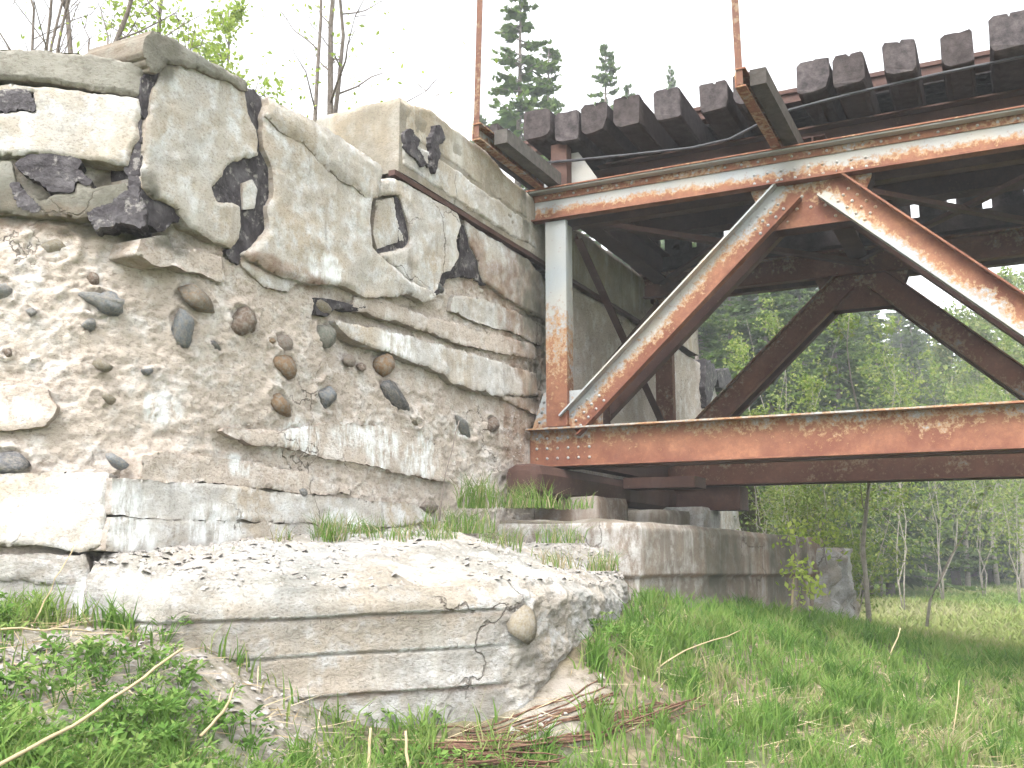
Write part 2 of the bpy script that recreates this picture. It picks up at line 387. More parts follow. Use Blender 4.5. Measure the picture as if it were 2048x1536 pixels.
stones = [(108,485,92,66,'tan',0),(200,594,122,46,'grey',-8),(215,600,60,50,'blue',-30),(395,600,74,62,'mixed',-20),(372,658,64,56,'blue',-50),(486,645,50,66,'brown',10),
 (172,640,38,36,'grey',20),(568,686,34,38,'pink',0),(570,733,46,52,'orange',-15),(560,810,52,50,'orange',-30),(654,670,34,58,'green',8),(645,615,36,36,'tan',0),
 (658,790,42,66,'blue',4),(768,728,38,48,'orange',15),(795,795,66,44,'dark',-25),(10,922,110,56,'dark',-10),(226,920,58,34,'blue',-15),(198,725,42,34,'tan',0),
 (4,580,56,54,'grey',0),(320,740,22,20,'blue',0),(435,692,26,16,'dark',-25),(604,982,24,28,'grey',0),(930,855,42,30,'grey',-20),(872,572,34,26,'blue',0),(180,548,38,30,'brown',0),
 (318,432,64,40,'brown',-5),(700,722,20,28,'pink',0),(726,735,15,24,'brown',-10),(210,792,32,28,'tan',0),(545,682,16,16,'orange',0),(860,1012,36,28,'pink',0),(500,655,22,24,'brown',0),
 (118,432,60,16,'grey',-15),(60,622,30,22,'grey',0),(830,845,26,22,'tan',0),(985,850,22,36,'brown',0),(15,705,24,20,'brown',0),(75,725,20,18,'grey',0),(268,398,18,14,'orange',0)]
def collars(U, Z):
    h = np.zeros_like(U)
    for i, (x, y, w_, h_, c, a) in enumerate(stones):
        fr = FB if x < 283 else FA
        u, z = fr.px(x, y); u2 = u - 4.12 if fr is FB else u
        ru = abs(fr.px(x + w_ / 2, y)[0] - fr.px(x - w_ / 2, y)[0]) / 2; rz = abs(fr.px(x, y + h_ / 2)[1] - fr.px(x, y - h_ / 2)[1]) / 2
        sel = (np.abs(U - u2) < ru * 2.2 + .03) & (np.abs(Z - z) < rz * 2.2 + .03)
        if not sel.any(): continue
        du = U[sel] - u2; dz = Z[sel] - z; ca, sa = math.cos(math.radians(a)), math.sin(math.radians(a))
        q = np.hypot((du * ca + dz * sa) / ru, (-du * sa + dz * ca) / rz) + .30 * fbm(U[sel] * 18, Z[sel] * 18, 3, 200 + i)
        h[sel] += .026 * np.exp(-((q - 1.12) / .26) ** 2) * np.clip(.5 + 1.1 * fbm(U[sel] * 9, Z[sel] * 9, 2, 300 + i), 0, 1) - .012 * np.exp(-((q - .98) / .10) ** 2)
    return h
def near_core():
    cr = 1.2; ang = math.acos(float(FA.u @ FB.u)); cut = cr * math.tan(ang / 2)
    pts = []; us = []
    for u in np.arange(-2.2, -cut, .0095): pts.append((FB.O + FB.u * u, FB.n, 0)); us.append(u - 4.12)
    k = int(cr * ang / .0095); c0 = FB.O - FB.u * cut - FB.n * cr
    for j in range(k + 1):
        a_ = ang * j / k; n_ = FB.n * math.cos(a_) + (FB.u) * math.sin(a_)
        pts.append((c0 + n_ * cr, n_, 1)); us.append(-4.12 - cut + 2 * cut * j / k)
    for u in np.arange(-4.12 + cut + .0095, .36, .0095): pts.append((FA.O + FA.u * u, FA.n, 0)); us.append(u)
    P = np.array([p[0] for p in pts]); Nn = np.array([p[1] for p in pts]); us = np.array(us); Lc = len(us)
    ZT = np.interp(us, [-4.7, -3.9], [3.60, 3.84]); nz = 296; tt = np.linspace(0, 1, nz); Zg = .75 + tt[:, None] * (ZT - .75)[None]; U = np.repeat(us[None], nz, 0)
    H = rough_h(U, Zg) + groove(U, Zg) * (U > -4.2) + collars(U, Zg)
    V = P[None] * [1, 1, 0] + Nn[None] * H[..., None] + UP * Zg[..., None]
    lf = U < -4.12; ub = np.minimum(U + 4.12, 0)
    att = {}
    for k_, l in (('eff', EFF), ('stain', STA), ('grime', GRI)):
        att[k_] = np.where(lf, spots(FB, ub, Zg, l), spots(FA, U, Zg, l))
    ex = []
    for h_, dz_ in ((-.12, .0), (-.9, -.05)): ex.append(P * [1, 1, 0] + Nn * h_ + UP * (ZT + dz_)[:, None])
    V = np.concatenate([V.reshape(-1, 3)] + ex)
    att = {k_: np.concatenate([a_.ravel(), np.full(2 * Lc, 1.0 if k_ == 'grime' else 0)]) for k_, a_ in att.items()}
    return mk('eroded_wall', V, gridF(nz + 2, Lc), M['rough'], abut, att, True)
near_core()
core(FA, .35, 5.6, .035, .4, lambda u: 3.95 - .0 * np.asarray(u), .04, 'eroded_wall', M['rough'], 3)
core(FA, 5.6, 7.1, .02, .2, lambda u: 3.95 - 1.5 * np.clip(np.asarray(u) - 5.75, 0, 9) ** 1.1, .03, 'eroded_wall', M['slab'], 4)

def poly_sd(P, poly):
    d = np.full(len(P), 1e9); ins = np.zeros(len(P), bool); n = len(poly)
    for i in range(n):
        a = poly[i]; b = poly[(i + 1) % n]; e = b - a; w_ = P - a
        t = np.clip((w_ @ e) / (e @ e + 1e-12), 0, 1); q = w_ - t[:, None] * e; d = np.minimum(d, (q * q).sum(1))
        c = ((a[1] > P[:, 1]) != (b[1] > P[:, 1])) & (P[:, 0] < (b[0] - a[0]) * (P[:, 1] - a[1]) / (b[1] - a[1] + 1e-12) + a[0]); ins ^= c
    d = np.sqrt(d); return np.where(ins, d, -d)
def slab(fr, name, pts, thick, mat, parent=None, *, edge=.03, res=.011, wav=.012, jit=.016, base=-.16, lip=.78, lift=0.0, seed=1, bulge=0.0, sgrime=.5, tilt=0, soft=.22, taper=0.0):
    if mat is M['tar'] and jit == .016: jit = .034; wav = .003; thick = thick * .6
    poly = fr.poly(pts) if not isinstance(pts, np.ndarray) else pts
    lo = poly.min(0) - .03; hi = poly.max(0) + .03
    us = np.arange(lo[0], hi[0], res); zs = np.arange(lo[1], hi[1], res); U, Z = np.meshgrid(us, zs)
    def SD(u, z): return poly_sd(np.stack([u.ravel(), z.ravel()], 1), poly).reshape(u.shape) + jit * fbm(u * 11, z * 11, 4, seed, .65) + jit * .8 * np.abs(vnoise(u * 7, z * 7, seed + 3))
    s = SD(U, Z); gy_, gx_ = np.gradient(s, res); gn = np.maximum(np.hypot(gx_, gy_), .5)
    near = np.abs(s) < .75 * res; U2 = np.where(near, U - s * gx_ / gn ** 2, U); Z2 = np.where(near, Z - s * gy_ / gn ** 2, Z)
    s2 = np.where(near, 0, s); ok = s2 >= 0
    F = gridF(*U.shape); F = F[ok.ravel()[F].all(1)]
    if len(F) == 0: return None
    t = np.clip(s2 / edge, 0, 1); prof = lip + (1 - lip) * (1 - (1 - t) ** 2.2)
    zr = (Z2 - lo[1]) / (hi[1] - lo[1])
    edge = edge * soft; t = np.clip(s2 / edge, 0, 1); prof = lip + (1 - lip) * (1 - (1 - t) ** 2.2)
    H = lift + (.8 if soft > .3 else .55) * thick * prof * (1 - taper * np.clip(zr, 0, 1)) + wav * fbm(U2 * 2.6, Z2 * 3.2, 3, seed + 5) * t + .006 * fbm(U2 * 14, Z2 * 18, 4, seed + 9) + bulge * np.sin(np.clip(zr, 0, 1) * math.pi) + tilt * (zr - .5)
    V = fr.pos(U2, Z2, H).reshape(-1, 3)
    E = np.concatenate([F[:, [0, 1]], F[:, [1, 2]], F[:, [2, 3]], F[:, [3, 0]]]); Es = np.sort(E, 1)
    key = Es[:, 0] * 10000000 + Es[:, 1]; un, idx, cnt = np.unique(key, return_index=True, return_counts=True)
    be = E[idx[cnt == 1]]; bv = np.unique(be); mp = np.full(U.size, -1); mp[bv] = np.arange(len(bv)) + U.size
    BV = fr.pos(U2.ravel()[bv], Z2.ravel()[bv], np.full(len(bv), base))
    mt_ = mp + len(bv); TV = V[bv]
    SF = np.stack([mt_[be[:, 1]], mt_[be[:, 0]], mp[be[:, 0]], mp[be[:, 1]]], 1)
    V = np.concatenate([V, BV, TV]); F = np.concatenate([F, SF])
    att = {'eff': spots(fr, U2, Z2, EFF).ravel(), 'stain': (spots(fr, U2, Z2, STA) + .25 * (1 - t) ** 3).ravel(), 'grime': (spots(fr, U2, Z2, GRI)).ravel()}
    att = {k: np.concatenate([a, np.full(2 * len(bv), {'stain': .6, 'grime': sgrime * .6, 'eff': 0}[k])]) for k, a in att.items()}
    used = np.unique(F); rm = np.full(len(V), -1); rm[used] = np.arange(len(used))
    return mk(name, V[used], rm[F], mat, parent or abut, {k: a[used] for k, a in att.items()}, True)

# black waterproofing tar under and between the slabs
slab(FA, 'tar_coating', [(482,178),(518,198),(524,262),(514,300),(532,335),(540,400),(536,460),(505,500),(470,522),(452,508),(472,470),(466,415),(424,414),(402,388),(420,345),(442,322),(498,312),(503,282),(486,240)], .014, M['tar'], edge=.02, lift=.012)
slab(FA, 'tar_coating', [(296,146),(326,128),(310,190),(300,260),(292,330),(292,380),(340,414),(352,438),(318,452),(285,450),(284,300),(284,180)], .016, M['tar'], edge=.02, lift=.015)
slab(FB, 'tar_coating', [(286,170),(284,455),(240,448),(195,452),(180,432),(225,412),(258,384),(268,300),(276,240)], .012, M['tar'], edge=.02, lift=.02)
slab(FA, 'tar_coating', [(782,392),(792,400),(802,440),(812,480),(806,498),(745,512),(744,500),(790,486),(786,440)], .02, M['tar'], edge=.01, lift=.02, jit=.006)
slab(FA, 'tar_coating', [(915,448),(935,462),(948,500),(970,545),(975,570),(950,560),(920,545),(890,560),(872,590),(862,570),(880,545),(905,535),(918,500)], .012, M['tar'], edge=.02, lift=.008)
slab(FA, 'tar_coating', [(625,596),(660,598),(700,610),(760,606),(772,612),(700,622),(668,618),(650,632),(630,628)], .025, M['tar'], edge=.012, lift=.0, jit=.006)
slab(FB, 'tar_coating', [(-200,192),(60,188),(74,205),(70,226),(0,232),(-200,236)], .01, M['tar'], edge=.015, lift=.035)
slab(FB, 'tar_coating', [(40,335),(70,312),(150,308),(162,330),(150,352),(142,382),(112,384),(70,362)], .008, M['tar'], edge=.015, lift=.025)
slab(FB, 'tar_coating', [(160,345),(198,362),(176,380),(160,366)], .008, M['tar'], edge=.015, lift=.025)
slab(FB, 'tar_coating', [(22,372),(40,372),(52,400),(74,418),(50,420),(28,404)], .008, M['tar'], edge=.015, lift=.025)

SL = M['slab']
slab(FA, 'plaster_slab', [(298,182),(318,128),(352,132),(395,148),(450,160),(479,180),(485,225),(501,262),(508,312),(478,316),(450,324),(432,336),(434,350),(411,375),(425,405),(455,412),(470,418),(473,455),(469,478),(455,497),(420,485),(370,452),(340,415),(300,396),(279,376),(277,345),(286,250)], .055, SL, edge=.045, seed=3, bulge=.006, wav=.016)
slab(FA, 'plaster_slab', [(476,370),(494,362),(504,380),(499,418),(477,422)], .07, SL, edge=.015, seed=4, jit=.006)
slab(FA, 'plaster_slab', [(520,210),(600,252),(680,302),(744,346),(734,395),(726,440),(731,500),(755,522),(800,560),(858,592),(835,603),(800,590),(720,596),(670,572),(600,566),(540,548),(490,522),(475,511),(502,490),(527,460),(523,420),(535,400),(532,340),(517,300),(513,260)], .06, SL, edge=.07, seed=5, bulge=.012, wav=.026, soft=.45)
slab(FA, 'coping_roll', [(519,200),(640,264),(743,334),(748,350),(738,398),(715,396),(680,372),(620,328),(590,292),(540,264),(515,236)], .10, SL, edge=.09, seed=6, wav=.02, soft=.9)
slab(FA, 'plaster_slab', [(748,402),(782,396),(788,440),(804,484),(750,500),(741,470)], .045, SL, edge=.02, seed=7, jit=.006)
slab(FA, 'plaster_slab', [(766,358),(800,368),(850,398),(904,424),(913,450),(902,480),(907,512),(890,540),(872,545),(866,575),(852,592),(800,558),(760,520),(748,512),(808,494),(812,480),(792,400),(782,388),(748,394),(742,380)], .075, SL, edge=.05, seed=8, bulge=.01, wav=.02, soft=.3)
slab(FA, 'plaster_slab', [(926,446),(990,486),(1052,522),(1082,560),(1085,640),(1052,622),(1000,590),(962,562),(950,522),(936,492)], .05, SL, edge=.04, seed=9, wav=.02)
slab(FA, 'plaster_slab', [(905,590),(960,598),(1040,630),(1080,655),(1080,690),(1010,660),(950,645),(900,620)], .03, SL, edge=.03, seed=10)
slab(FA, 'plaster_slab', [(280,482),(330,478),(345,500),(440,515),(440,560),(370,540),(300,525),(272,508)], .03, M['rough'], edge=.02, seed=12)
slab(FA, 'plaster_slab', [(475,512),(520,538),(590,562),(572,580),(530,575),(500,552),(480,535)], .03, SL, edge=.02, seed=13)
slab(FA, 'concrete_ledge', [(664,643),(720,654),(800,670),(870,690),(960,715),(1068,748),(1072,792),(990,790),(900,766),(880,746),(800,716),(745,696),(700,682)], .065, SL, edge=.03, seed=14, lip=.8, taper=.65)
slab(FA, 'concrete_ledge', [(705,592),(760,600),(860,636),(960,660),(1070,692),(1072,720),(980,702),(900,682),(860,664),(790,642),(700,616)], .03, M['rough'], edge=.03, seed=15, lip=.7, taper=.6)
slab(FA, 'concrete_ledge', [(1000,790),(1072,800),(1075,830),(1040,815),(1005,800)], .03, M['rough'], edge=.03, seed=16)
slab(FA, 'worn_course', [(440,860),(560,862),(640,850),(730,850),(800,862),(880,890),(892,962),(800,946),(720,926),(640,912),(560,892),(500,886)], .02, M['rough'], edge=.05, seed=17, lip=.6, taper=.9)
slab(FA, 'worn_course', [(285,915),(330,905),(480,922),(610,945),(700,986),(610,986),(450,966),(282,958)], .014, M['rough'], edge=.03, seed=18, taper=.8)
slab(FA, 'worn_course', [(222,956),(450,972),(600,991),(830,1008),(862,1040),(800,1052),(600,1045),(290,1034),(222,1028)], .018, M['slab'], edge=.012, seed=19, jit=.012, wav=.01, taper=.6)
slab(FA, 'worn_course', [(222,1035),(600,1049),(722,1056),(560,1082),(450,1102),(350,1116),(280,1108),(210,1100)], .018, M['slab'], edge=.012, seed=20, jit=.012, wav=.01, taper=.4)
# left wing
slab(FB, 'coping_slab', [(-850,108),(0,108),(100,109),(200,122),(265,130),(286,150),(281,196),(200,186),(100,171),(0,166),(-850,160)], .09, M['cap'], edge=.03, seed=21, lip=.6)
slab(FB, 'plaster_slab', [(-850,172),(100,180),(200,194),(279,204),(276,280),(252,330),(200,320),(160,318),(100,309),(0,314),(-850,310),(-850,236),(0,234),(72,228),(72,188),(-850,186)], .06, SL, edge=.05, seed=22, wav=.022)
slab(FB, 'plaster_slab', [(-850,330),(20,330),(40,380),(80,410),(110,390),(150,385),(160,350),(190,380),(250,370),(262,400),(220,420),(150,440),(60,430),(-850,440)], .035, M['cap'], edge=.04, seed=23)
slab(FB, 'plaster_slab', [(-850,780),(40,770),(95,782),(112,815),(90,850),(40,862),(-850,860)], .025, M['rough'], edge=.07, seed=24, taper=.6)
slab(FB, 'worn_course', [(-850,958),(60,950),(150,944),(216,950),(213,1020),(201,1090),(165,1100),(100,1092),(-850,1082)], .075, M['slab'], edge=.03, seed=25, lip=.75, taper=.5, jit=.02)
slab(FB, 'worn_course', [(-850,1102),(168,1112),(186,1180),(182,1260),(-850,1280)], .05, M['foot'], edge=.03, seed=26)
slab(FB, 'worn_course', [(-850,1108),(-20,1108),(100,1122),(150,1150),(150,1162),(-850,1160)], .07, M['foot'], edge=.03, seed=28)
# grey coping stone standing proud at the bend
capo = slab(FA, 'coping_stone', [(268,108),(274,82),(288,66),(320,76),(380,114),(440,148),(476,170),(482,184),(445,167),(400,152),(372,140),(345,130),(318,128),(300,150),(284,150)], .11, M['cap'], edge=.05, seed=30, base=-.35)

# taller block behind the bridge seat
def block(name, poly2, z0, z1, mat, parent, lev=14, res=.05, seed=0, amp=.012, attrs=(0, 0, 0), tap=0.0):
    """prism with plan polygon poly2 (closed) as displaced grid walls and a domed top"""
    P = []; n = len(poly2)
    for i in range(n):
        a = np.array(poly2[i], float); b_ = np.array(poly2[(i + 1) % n], float); k = max(2, int(np.linalg.norm(b_ - a) / res))
        for j in range(k): P.append(a + (b_ - a) * j / k)
    P = np.array(P); c = P.mean(0); L = len(P); arc = np.cumsum(np.r_[0, np.linalg.norm(np.diff(P, axis=0), axis=1)])
    nrm = np.roll(P, -1, 0) - np.roll(P, 1, 0); nrm = np.stack([nrm[:, 1], -nrm[:, 0]], 1); nrm /= np.linalg.norm(nrm, axis=1)[:, None]
    if ((P - c) * nrm).sum() < 0: nrm = -nrm
    rows = []; zs = np.linspace(z0, z1, lev)
    for z in zs:
        d = amp * fbm(arc * 5, np.full(L, z * 6), 4, seed) - (.02 if z == zs[-1] else 0)
        q = c + (P - c) * (1 + tap * (z1 - z) / (z1 - z0)) + nrm * d[:, None]; rows.append(np.c_[q, np.full(L, z) + (.012 * fbm(arc * 6, arc * 0, 3, seed + 1) if z == zs[-1] else 0)])
    for f in (.85, .5, .05):
        q = c + (P - c) * f; rows.append(np.c_[q, np.full(L, z1) + .015 * fbm(q[:, 0] * 5, q[:, 1] * 5, 3, seed)])
    R = np.array(rows); R = np.concatenate([R, R[:, :1]], 1)
    V = R.reshape(-1, 3); n_ = len(V)
    return mk(name, V, gridF(*R.shape[:2]), mat, parent, {'eff': np.full(n_, attrs[0]), 'stain': np.full(n_, attrs[1]), 'grime': np.full(n_, attrs[2])}, True)
P2 = lambda t, o: tuple(brp(t, o, 0)[:2])
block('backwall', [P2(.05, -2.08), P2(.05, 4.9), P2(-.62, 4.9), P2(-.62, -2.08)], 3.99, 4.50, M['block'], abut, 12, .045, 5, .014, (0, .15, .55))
slab(FA, 'tar_coating', [(1402,722),(1418,730),(1425,760),(1412,800),(1404,815),(1400,770)], .03, M['tar'], edge=.02, lift=.06, res=.03)
slab(FA, 'tar_coating', [(1425,742),(1448,738),(1456,765),(1440,782),(1428,768)], .03, M['tar'], edge=.02, lift=.06, res=.03)
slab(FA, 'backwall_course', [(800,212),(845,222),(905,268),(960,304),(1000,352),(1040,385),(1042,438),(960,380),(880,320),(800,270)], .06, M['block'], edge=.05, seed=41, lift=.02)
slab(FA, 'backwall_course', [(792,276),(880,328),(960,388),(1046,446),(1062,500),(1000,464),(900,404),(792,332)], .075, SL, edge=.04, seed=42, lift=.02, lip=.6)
slab(FA, 'tar_coating', [(788,268),(806,266),(820,285),(808,300),(835,335),(825,332),(795,305)], .02, M['tar'], edge=.015, lift=.075)
slab(FA, 'tar_coating', [(838,280),(858,262),(866,275),(850,300),(858,312),(848,345),(842,320),(846,300)], .02, M['tar'], edge=.015, lift=.085)
# added dark strip standing in for the rusty recess under the backwall
mb = MB(); frw = lambda a, c, d: brp(d, a, c)
mb.box(frw, (-2.12, 3.0), (3.95, 3.985), (.0, .05)); ra = mb.build('groove_strip', M['st_dark'], abut)

# stones set in the eroded face
def stone_mesh(seed, ang=False):
    import bmesh
    r = np.random.default_rng(seed); bm = bmesh.new(); bmesh.ops.create_icosphere(bm, subdivisions=2, radius=1)
    k = [(r.normal(size=3), r.uniform(.45, .75) if ang else r.uniform(.5, .85)) for _ in range(9 if ang else 10)]
    for v in bm.verts:
        p = np.array(v.co)
        for n, d in k:
            n = n / np.linalg.norm(n); s = p @ n
            if s > d: p = p - n * (s - d) * .93
        v.co = p
    me = bpy.data.meshes.new('stone'); bm.to_mesh(me); bm.free()
    me.polygons.foreach_set('use_smooth', np.ones(len(me.polygons), bool)); return me
SM = [stone_mesh(100 + i) for i in range(6)]; SA = [stone_mesh(200 + i, True) for i in range(6)]
for i, (x, y, w_, h_, c, a) in enumerate(stones):
    fr = FB if x < 283 else FA
    u, z = fr.px(x, y); ru = abs(fr.px(x + w_ / 2, y)[0] - fr.px(x - w_ / 2, y)[0]) / 2; rz = abs(fr.px(x, y + h_ / 2)[1] - fr.px(x, y - h_ / 2)[1]) / 2
    me = (SA if c in ('grey', 'blue', 'dark', 'tan') else SM)[i % 6].copy(); me.materials.append(ST[c])
    o = bpy.data.objects.new('stone', me); COL.objects.link(o); o.parent = abut
    o.location = fr.pos(np.array([u]), np.array([z]), np.array([-.014 - (.06 if -4.5 < (u if fr is FA else u - 4.12) < -3.8 else 0)]))[0] - WL[abut.name]
    o.scale = (ru * 1.08, min(ru, rz) * .7 + .014, rz * 1.08)
    o.rotation_euler = (0, math.radians(-a), math.atan2(fr.u[1], fr.u[0]))

def chips(r, P, size, wall=None):
    base = np.array([[1, 0, -.3], [.2, .9, -.25], [-.9, .4, -.3], [-.6, -.8, -.3], [.5, -.8, -.25], [.3, 0, .45], [-.4, .15, .4]]); FF = np.array([[0, 1, 5], [1, 6, 5], [1, 2, 6], [2, 3, 6], [3, 4, 6], [4, 5, 6], [4, 0, 5]])
    n = len(P); V = base[None] * r.uniform(.5, 1.4, (n, 7, 3)); az = r.uniform(0, 6.28, n); c = np.cos(az)[:, None]; s = np.sin(az)[:, None]
    V = np.stack([V[..., 0] * c - V[..., 1] * s, V[..., 0] * s + V[..., 1] * c, V[..., 2] * r.uniform(.5, 1.2, (n, 1))], -1)
    tx = r.normal(0, .3, (n, 2)); V[..., 2] += V[..., 0] * tx[:, :1] + V[..., 1] * tx[:, 1:]
    if wall is not None: V = V[..., :1] * wall.u + V[..., 1:2] * UP * .7 + V[..., 2:3] * wall.n
    V = V * size[:, None, None] + P[:, None]; return V.reshape(-1, 3), (FF[None] + (np.arange(n) * 7)[:, None, None]).reshape(-1, 3)
for fr, u0, u1, nn, sd in ((FA, -3.5, 0, 4200, 1), (FB, -1.2, -.6, 700, 2)):
    rr = np.random.default_rng(sd); uu = rr.uniform(u0, u1, nn); zz2 = rr.uniform(1.6, 3.15, nn); ok = fbm(uu * 2, zz2 * 2, 2, 55) > -.25; uu = uu[ok]; zz2 = zz2[ok]
    hh = rough_h(uu if fr is FA else uu - 4.12, zz2) + (groove(uu, zz2) if fr is FA else 0)
    V, F = chips(rr, fr.pos(uu, zz2, hh), .004 + .016 * rr.uniform(0, 1, len(uu)) ** 4, fr)
    o = mk('aggregate', V, F, M['rough'], abut, {'eff': np.zeros(len(V)), 'stain': np.zeros(len(V)), 'grime': np.zeros(len(V))}); o['kind'] = 'stuff'

# ------------------------------------------------------------------ footing and bearing bench (part of the abutment)
F0 = at(165, 1240, 4.22)[:2]; FM = at(330, 1240, 4.0)[:2]; F1 = at(1075, 1300, 4.66)[:2]; F2 = at(1150, 1250, 4.95)[:2]; F3 = at(1215, 1210, 5.7)[:2]; F4 = at(1265, 1160, 6.9)[:2]
def path(pts, st):
    out = []
    for a, b_ in zip(pts[:-1], pts[1:]):
        a = np.array(a); b_ = np.array(b_); k = max(1, int(np.linalg.norm(b_ - a) / st)); out += [a + (b_ - a) * j / k for j in range(k)]
    return np.array(out + [np.array(pts[-1])])
Pf = path([F0, FM, F1, F2, F3, F4], .014); L = len(Pf); arc = np.cumsum(np.r_[0, np.linalg.norm(np.diff(Pf, axis=0), axis=1)])
aF1 = np.linalg.norm(np.array(F1) - FM) + np.linalg.norm(np.array(FM) - F0); fr1 = sstep(aF1 - .28, aF1 + .05, arc + .10 * fbm(arc * 5, arc * 0, 2, 4))
tg = np.gradient(Pf, axis=0); tg /= np.linalg.norm(tg, axis=1)[:, None]
for _ in range(30): tg = (tg + np.roll(tg, 1, 0) + np.roll(tg, -1, 0)) / 3; tg[0] = tg[1]; tg[-1] = tg[-2]
nr = np.stack([tg[:, 1], -tg[:, 0]], 1); nr /= np.linalg.norm(nr, axis=1)[:, None]
if nr[5] @ np.array([0, -1]) < 0: nr = -nr
ztop = np.interp(arc / arc[-1], [0, .08, .22, .33, .45, .6, .75, .88, 1], [1.54, 1.45, 1.42, 1.43, 1.44, 1.43, 1.38, 1.38, 1.42]) + .03 * fbm(arc * 3, arc * 0, 3, 6)
lifts = [1.315, 1.16, .995]                               # shuttering joints
zs = np.linspace(.2, 1, 190)
rows = []; st_ = []; ef = []; gr = []
for k, q in enumerate(zs):
    z = .35 + (ztop - .35) * (q - .2) / .8
    d = np.zeros(L); line = np.zeros(L)
    for j, lz in enumerate(lifts):
        lzz = lz + (.012 * (arc - .8)) + .006 * fbm(arc * 7, arc * 0, 3, j)
        d += (.012, .007, .016)[j] * sstep(0, .006, z - lzz) * (1 - .9 * sstep(.006, .08, z - lzz)) * (1 - fr1)        # a small overhanging lip per lift
        d -= .010 * np.exp(-((z - lzz + .005) / .005) ** 2) * (1 - fr1)
        line = np.maximum(line, np.exp(-((z - lzz - .004) / .007) ** 2) * (1 - fr1))
    smooth_amp = .008 * fbm(arc * 4, z * 6, 3, 2) + .003 * fbm(arc * 30, z * 40, 3, 3)
    rough = .05 * fbm(arc * 3.2, z * 4, 4, 12) + .025 * fbm(arc * 13, z * 16, 4, 13) + .012 * fbm(arc * 45, z * 45, 2, 14)
    er = np.maximum(fr1, sstep(0.02, .12, z - (lifts[0] + .09) + .10 * fbm(arc * 2.4, z * 0, 4, 22)))
    d = d * (1 - er) + smooth_amp * (1 - er) + er * (rough - .035) - .05 * sstep(-.10, 0, z - ztop) ** 2
    rows.append(np.c_[Pf + nr * d[:, None], z]); st_.append(.9 * np.exp(-((z - 1.0) / .014) ** 2) * (1 - fr1) * (fbm(arc * 4, z * 0, 2, 19) > -.3) + .5 * np.exp(-((z - 1.308) / .008) ** 2) * (1 - fr1)); ef.append(.8 * line * (fbm(arc * 3, z * 0, 2, 9) > -.2)); gr.append(.35 * (1 - er) * sstep(-.2, .4, fbm(arc * 2.5, z * 3, 3, 29)))
back = []
for i in range(L):
    f = arc[i] / arc[-1]
    s = np.interp(f, [0, .25, .5, .75, 1], [-4.0, -3.3, -2.3, -1.2, -.62]); t = np.interp(f, [0, .5, .8, 1], [.0, .02, .25, .95])
    back.append(np.r_[brp(t - .1, s, 0)[:2], np.interp(f, [0, .3, .6, 1], [1.57, 1.66, 1.72, 1.60])])
back = np.array(back); front = rows[-1]
for f in np.linspace(0, 1, 70)[1:]:
    q = front * (1 - f) + back * f
    q[:, 2] += (.05 * math.sin(f * math.pi) + .035 * fbm(q[:, 0] * 5, q[:, 1] * 5, 4, 15) + .022 * np.abs(fbm(q[:, 0] * 16, q[:, 1] * 16, 3, 16)))
    rows.append(q); st_.append(np.zeros(L)); ef.append(np.zeros(L)); gr.append(np.clip(.25 + .9 * fbm(q[:, 0] * 4, q[:, 1] * 4, 3, 33), 0, .9))
R = np.array(rows)
foot = mk('footing', R.reshape(-1, 3), gridF(*R.shape[:2]), M['foot'], abut, {'stain': np.array(st_).ravel(), 'eff': np.array(ef).ravel(), 'grime': np.array(gr).ravel()}, True)
FOOTR = R[190:]                                           # the debris slope on its top
# beige boulder in the footing's broken end
def add_stone(px, py, D, rx, rz, c, parent, ry=None, i=0):
    me = SM[i % 6].copy(); me.materials.append(ST[c]); o = bpy.data.objects.new('stone', me); COL.objects.link(o); o.parent = parent
    o.location = at(px, py, D) - WL[parent.name]; o.scale = (rx, ry or rx * .8, rz); o.rotation_euler = (0, .2, .6)
add_stone(1043, 1252, 4.62, .082, .10, 'tan', abut, .07, 2)

K = (1.065, -.5); E1 = (1.62, 3.7)
Pb = path([P2(-.05, -.5), P2(*K), P2(*E1), P2(.2, 4.3)], .03); L = len(Pb); arc = np.cumsum(np.r_[0, np.linalg.norm(np.diff(Pb, axis=0), axis=1)])
tg = np.gradient(Pb, axis=0); tg /= np.linalg.norm(tg, axis=1)[:, None]; nb_ = np.stack([tg[:, 1], -tg[:, 0]], 1)
rows = []; st_ = []; gr = []; ef = []
aK = 1.115; aE = aK + 4.24
for z in np.r_[np.linspace(.4, 1.3, 20), np.linspace(1.31, 1.775, 34)]:
    zz_ = z - .07 * sstep(aK, aE, arc)
    ov = .035 * sstep(1.395, 1.41, z + .0 * arc)
    rg = .012 * fbm(arc * 5, np.full(L, z * 6), 4, 61) + .03 * sstep(aE - .6, aE, arc) * fbm(arc * 6, np.full(L, z * 6), 4, 62) - .02 * sstep(1.73, 1.775, z) - .03 * sstep(.2, .5, fbm(arc * 3, np.full(L, z * 4), 3, 65)) * (z < 1.39)
    rows.append(np.c_[Pb + nb_ * (ov + rg)[:, None], zz_]); st_.append(.55 * sstep(aK + .2, aE, arc) + .9 * np.exp(-((z - 1.40) / .015) ** 2) + 0 * arc)
    gr.append(np.clip(1.3 * sstep(-.1, .35, fbm(arc * 4.5, np.full(L, z * .6), 3, 63)), 0, 1) * (arc > aK)); ef.append(.3 * (arc < aK) + 0 * arc)
cK = np.array(P2(.5, 1.7))
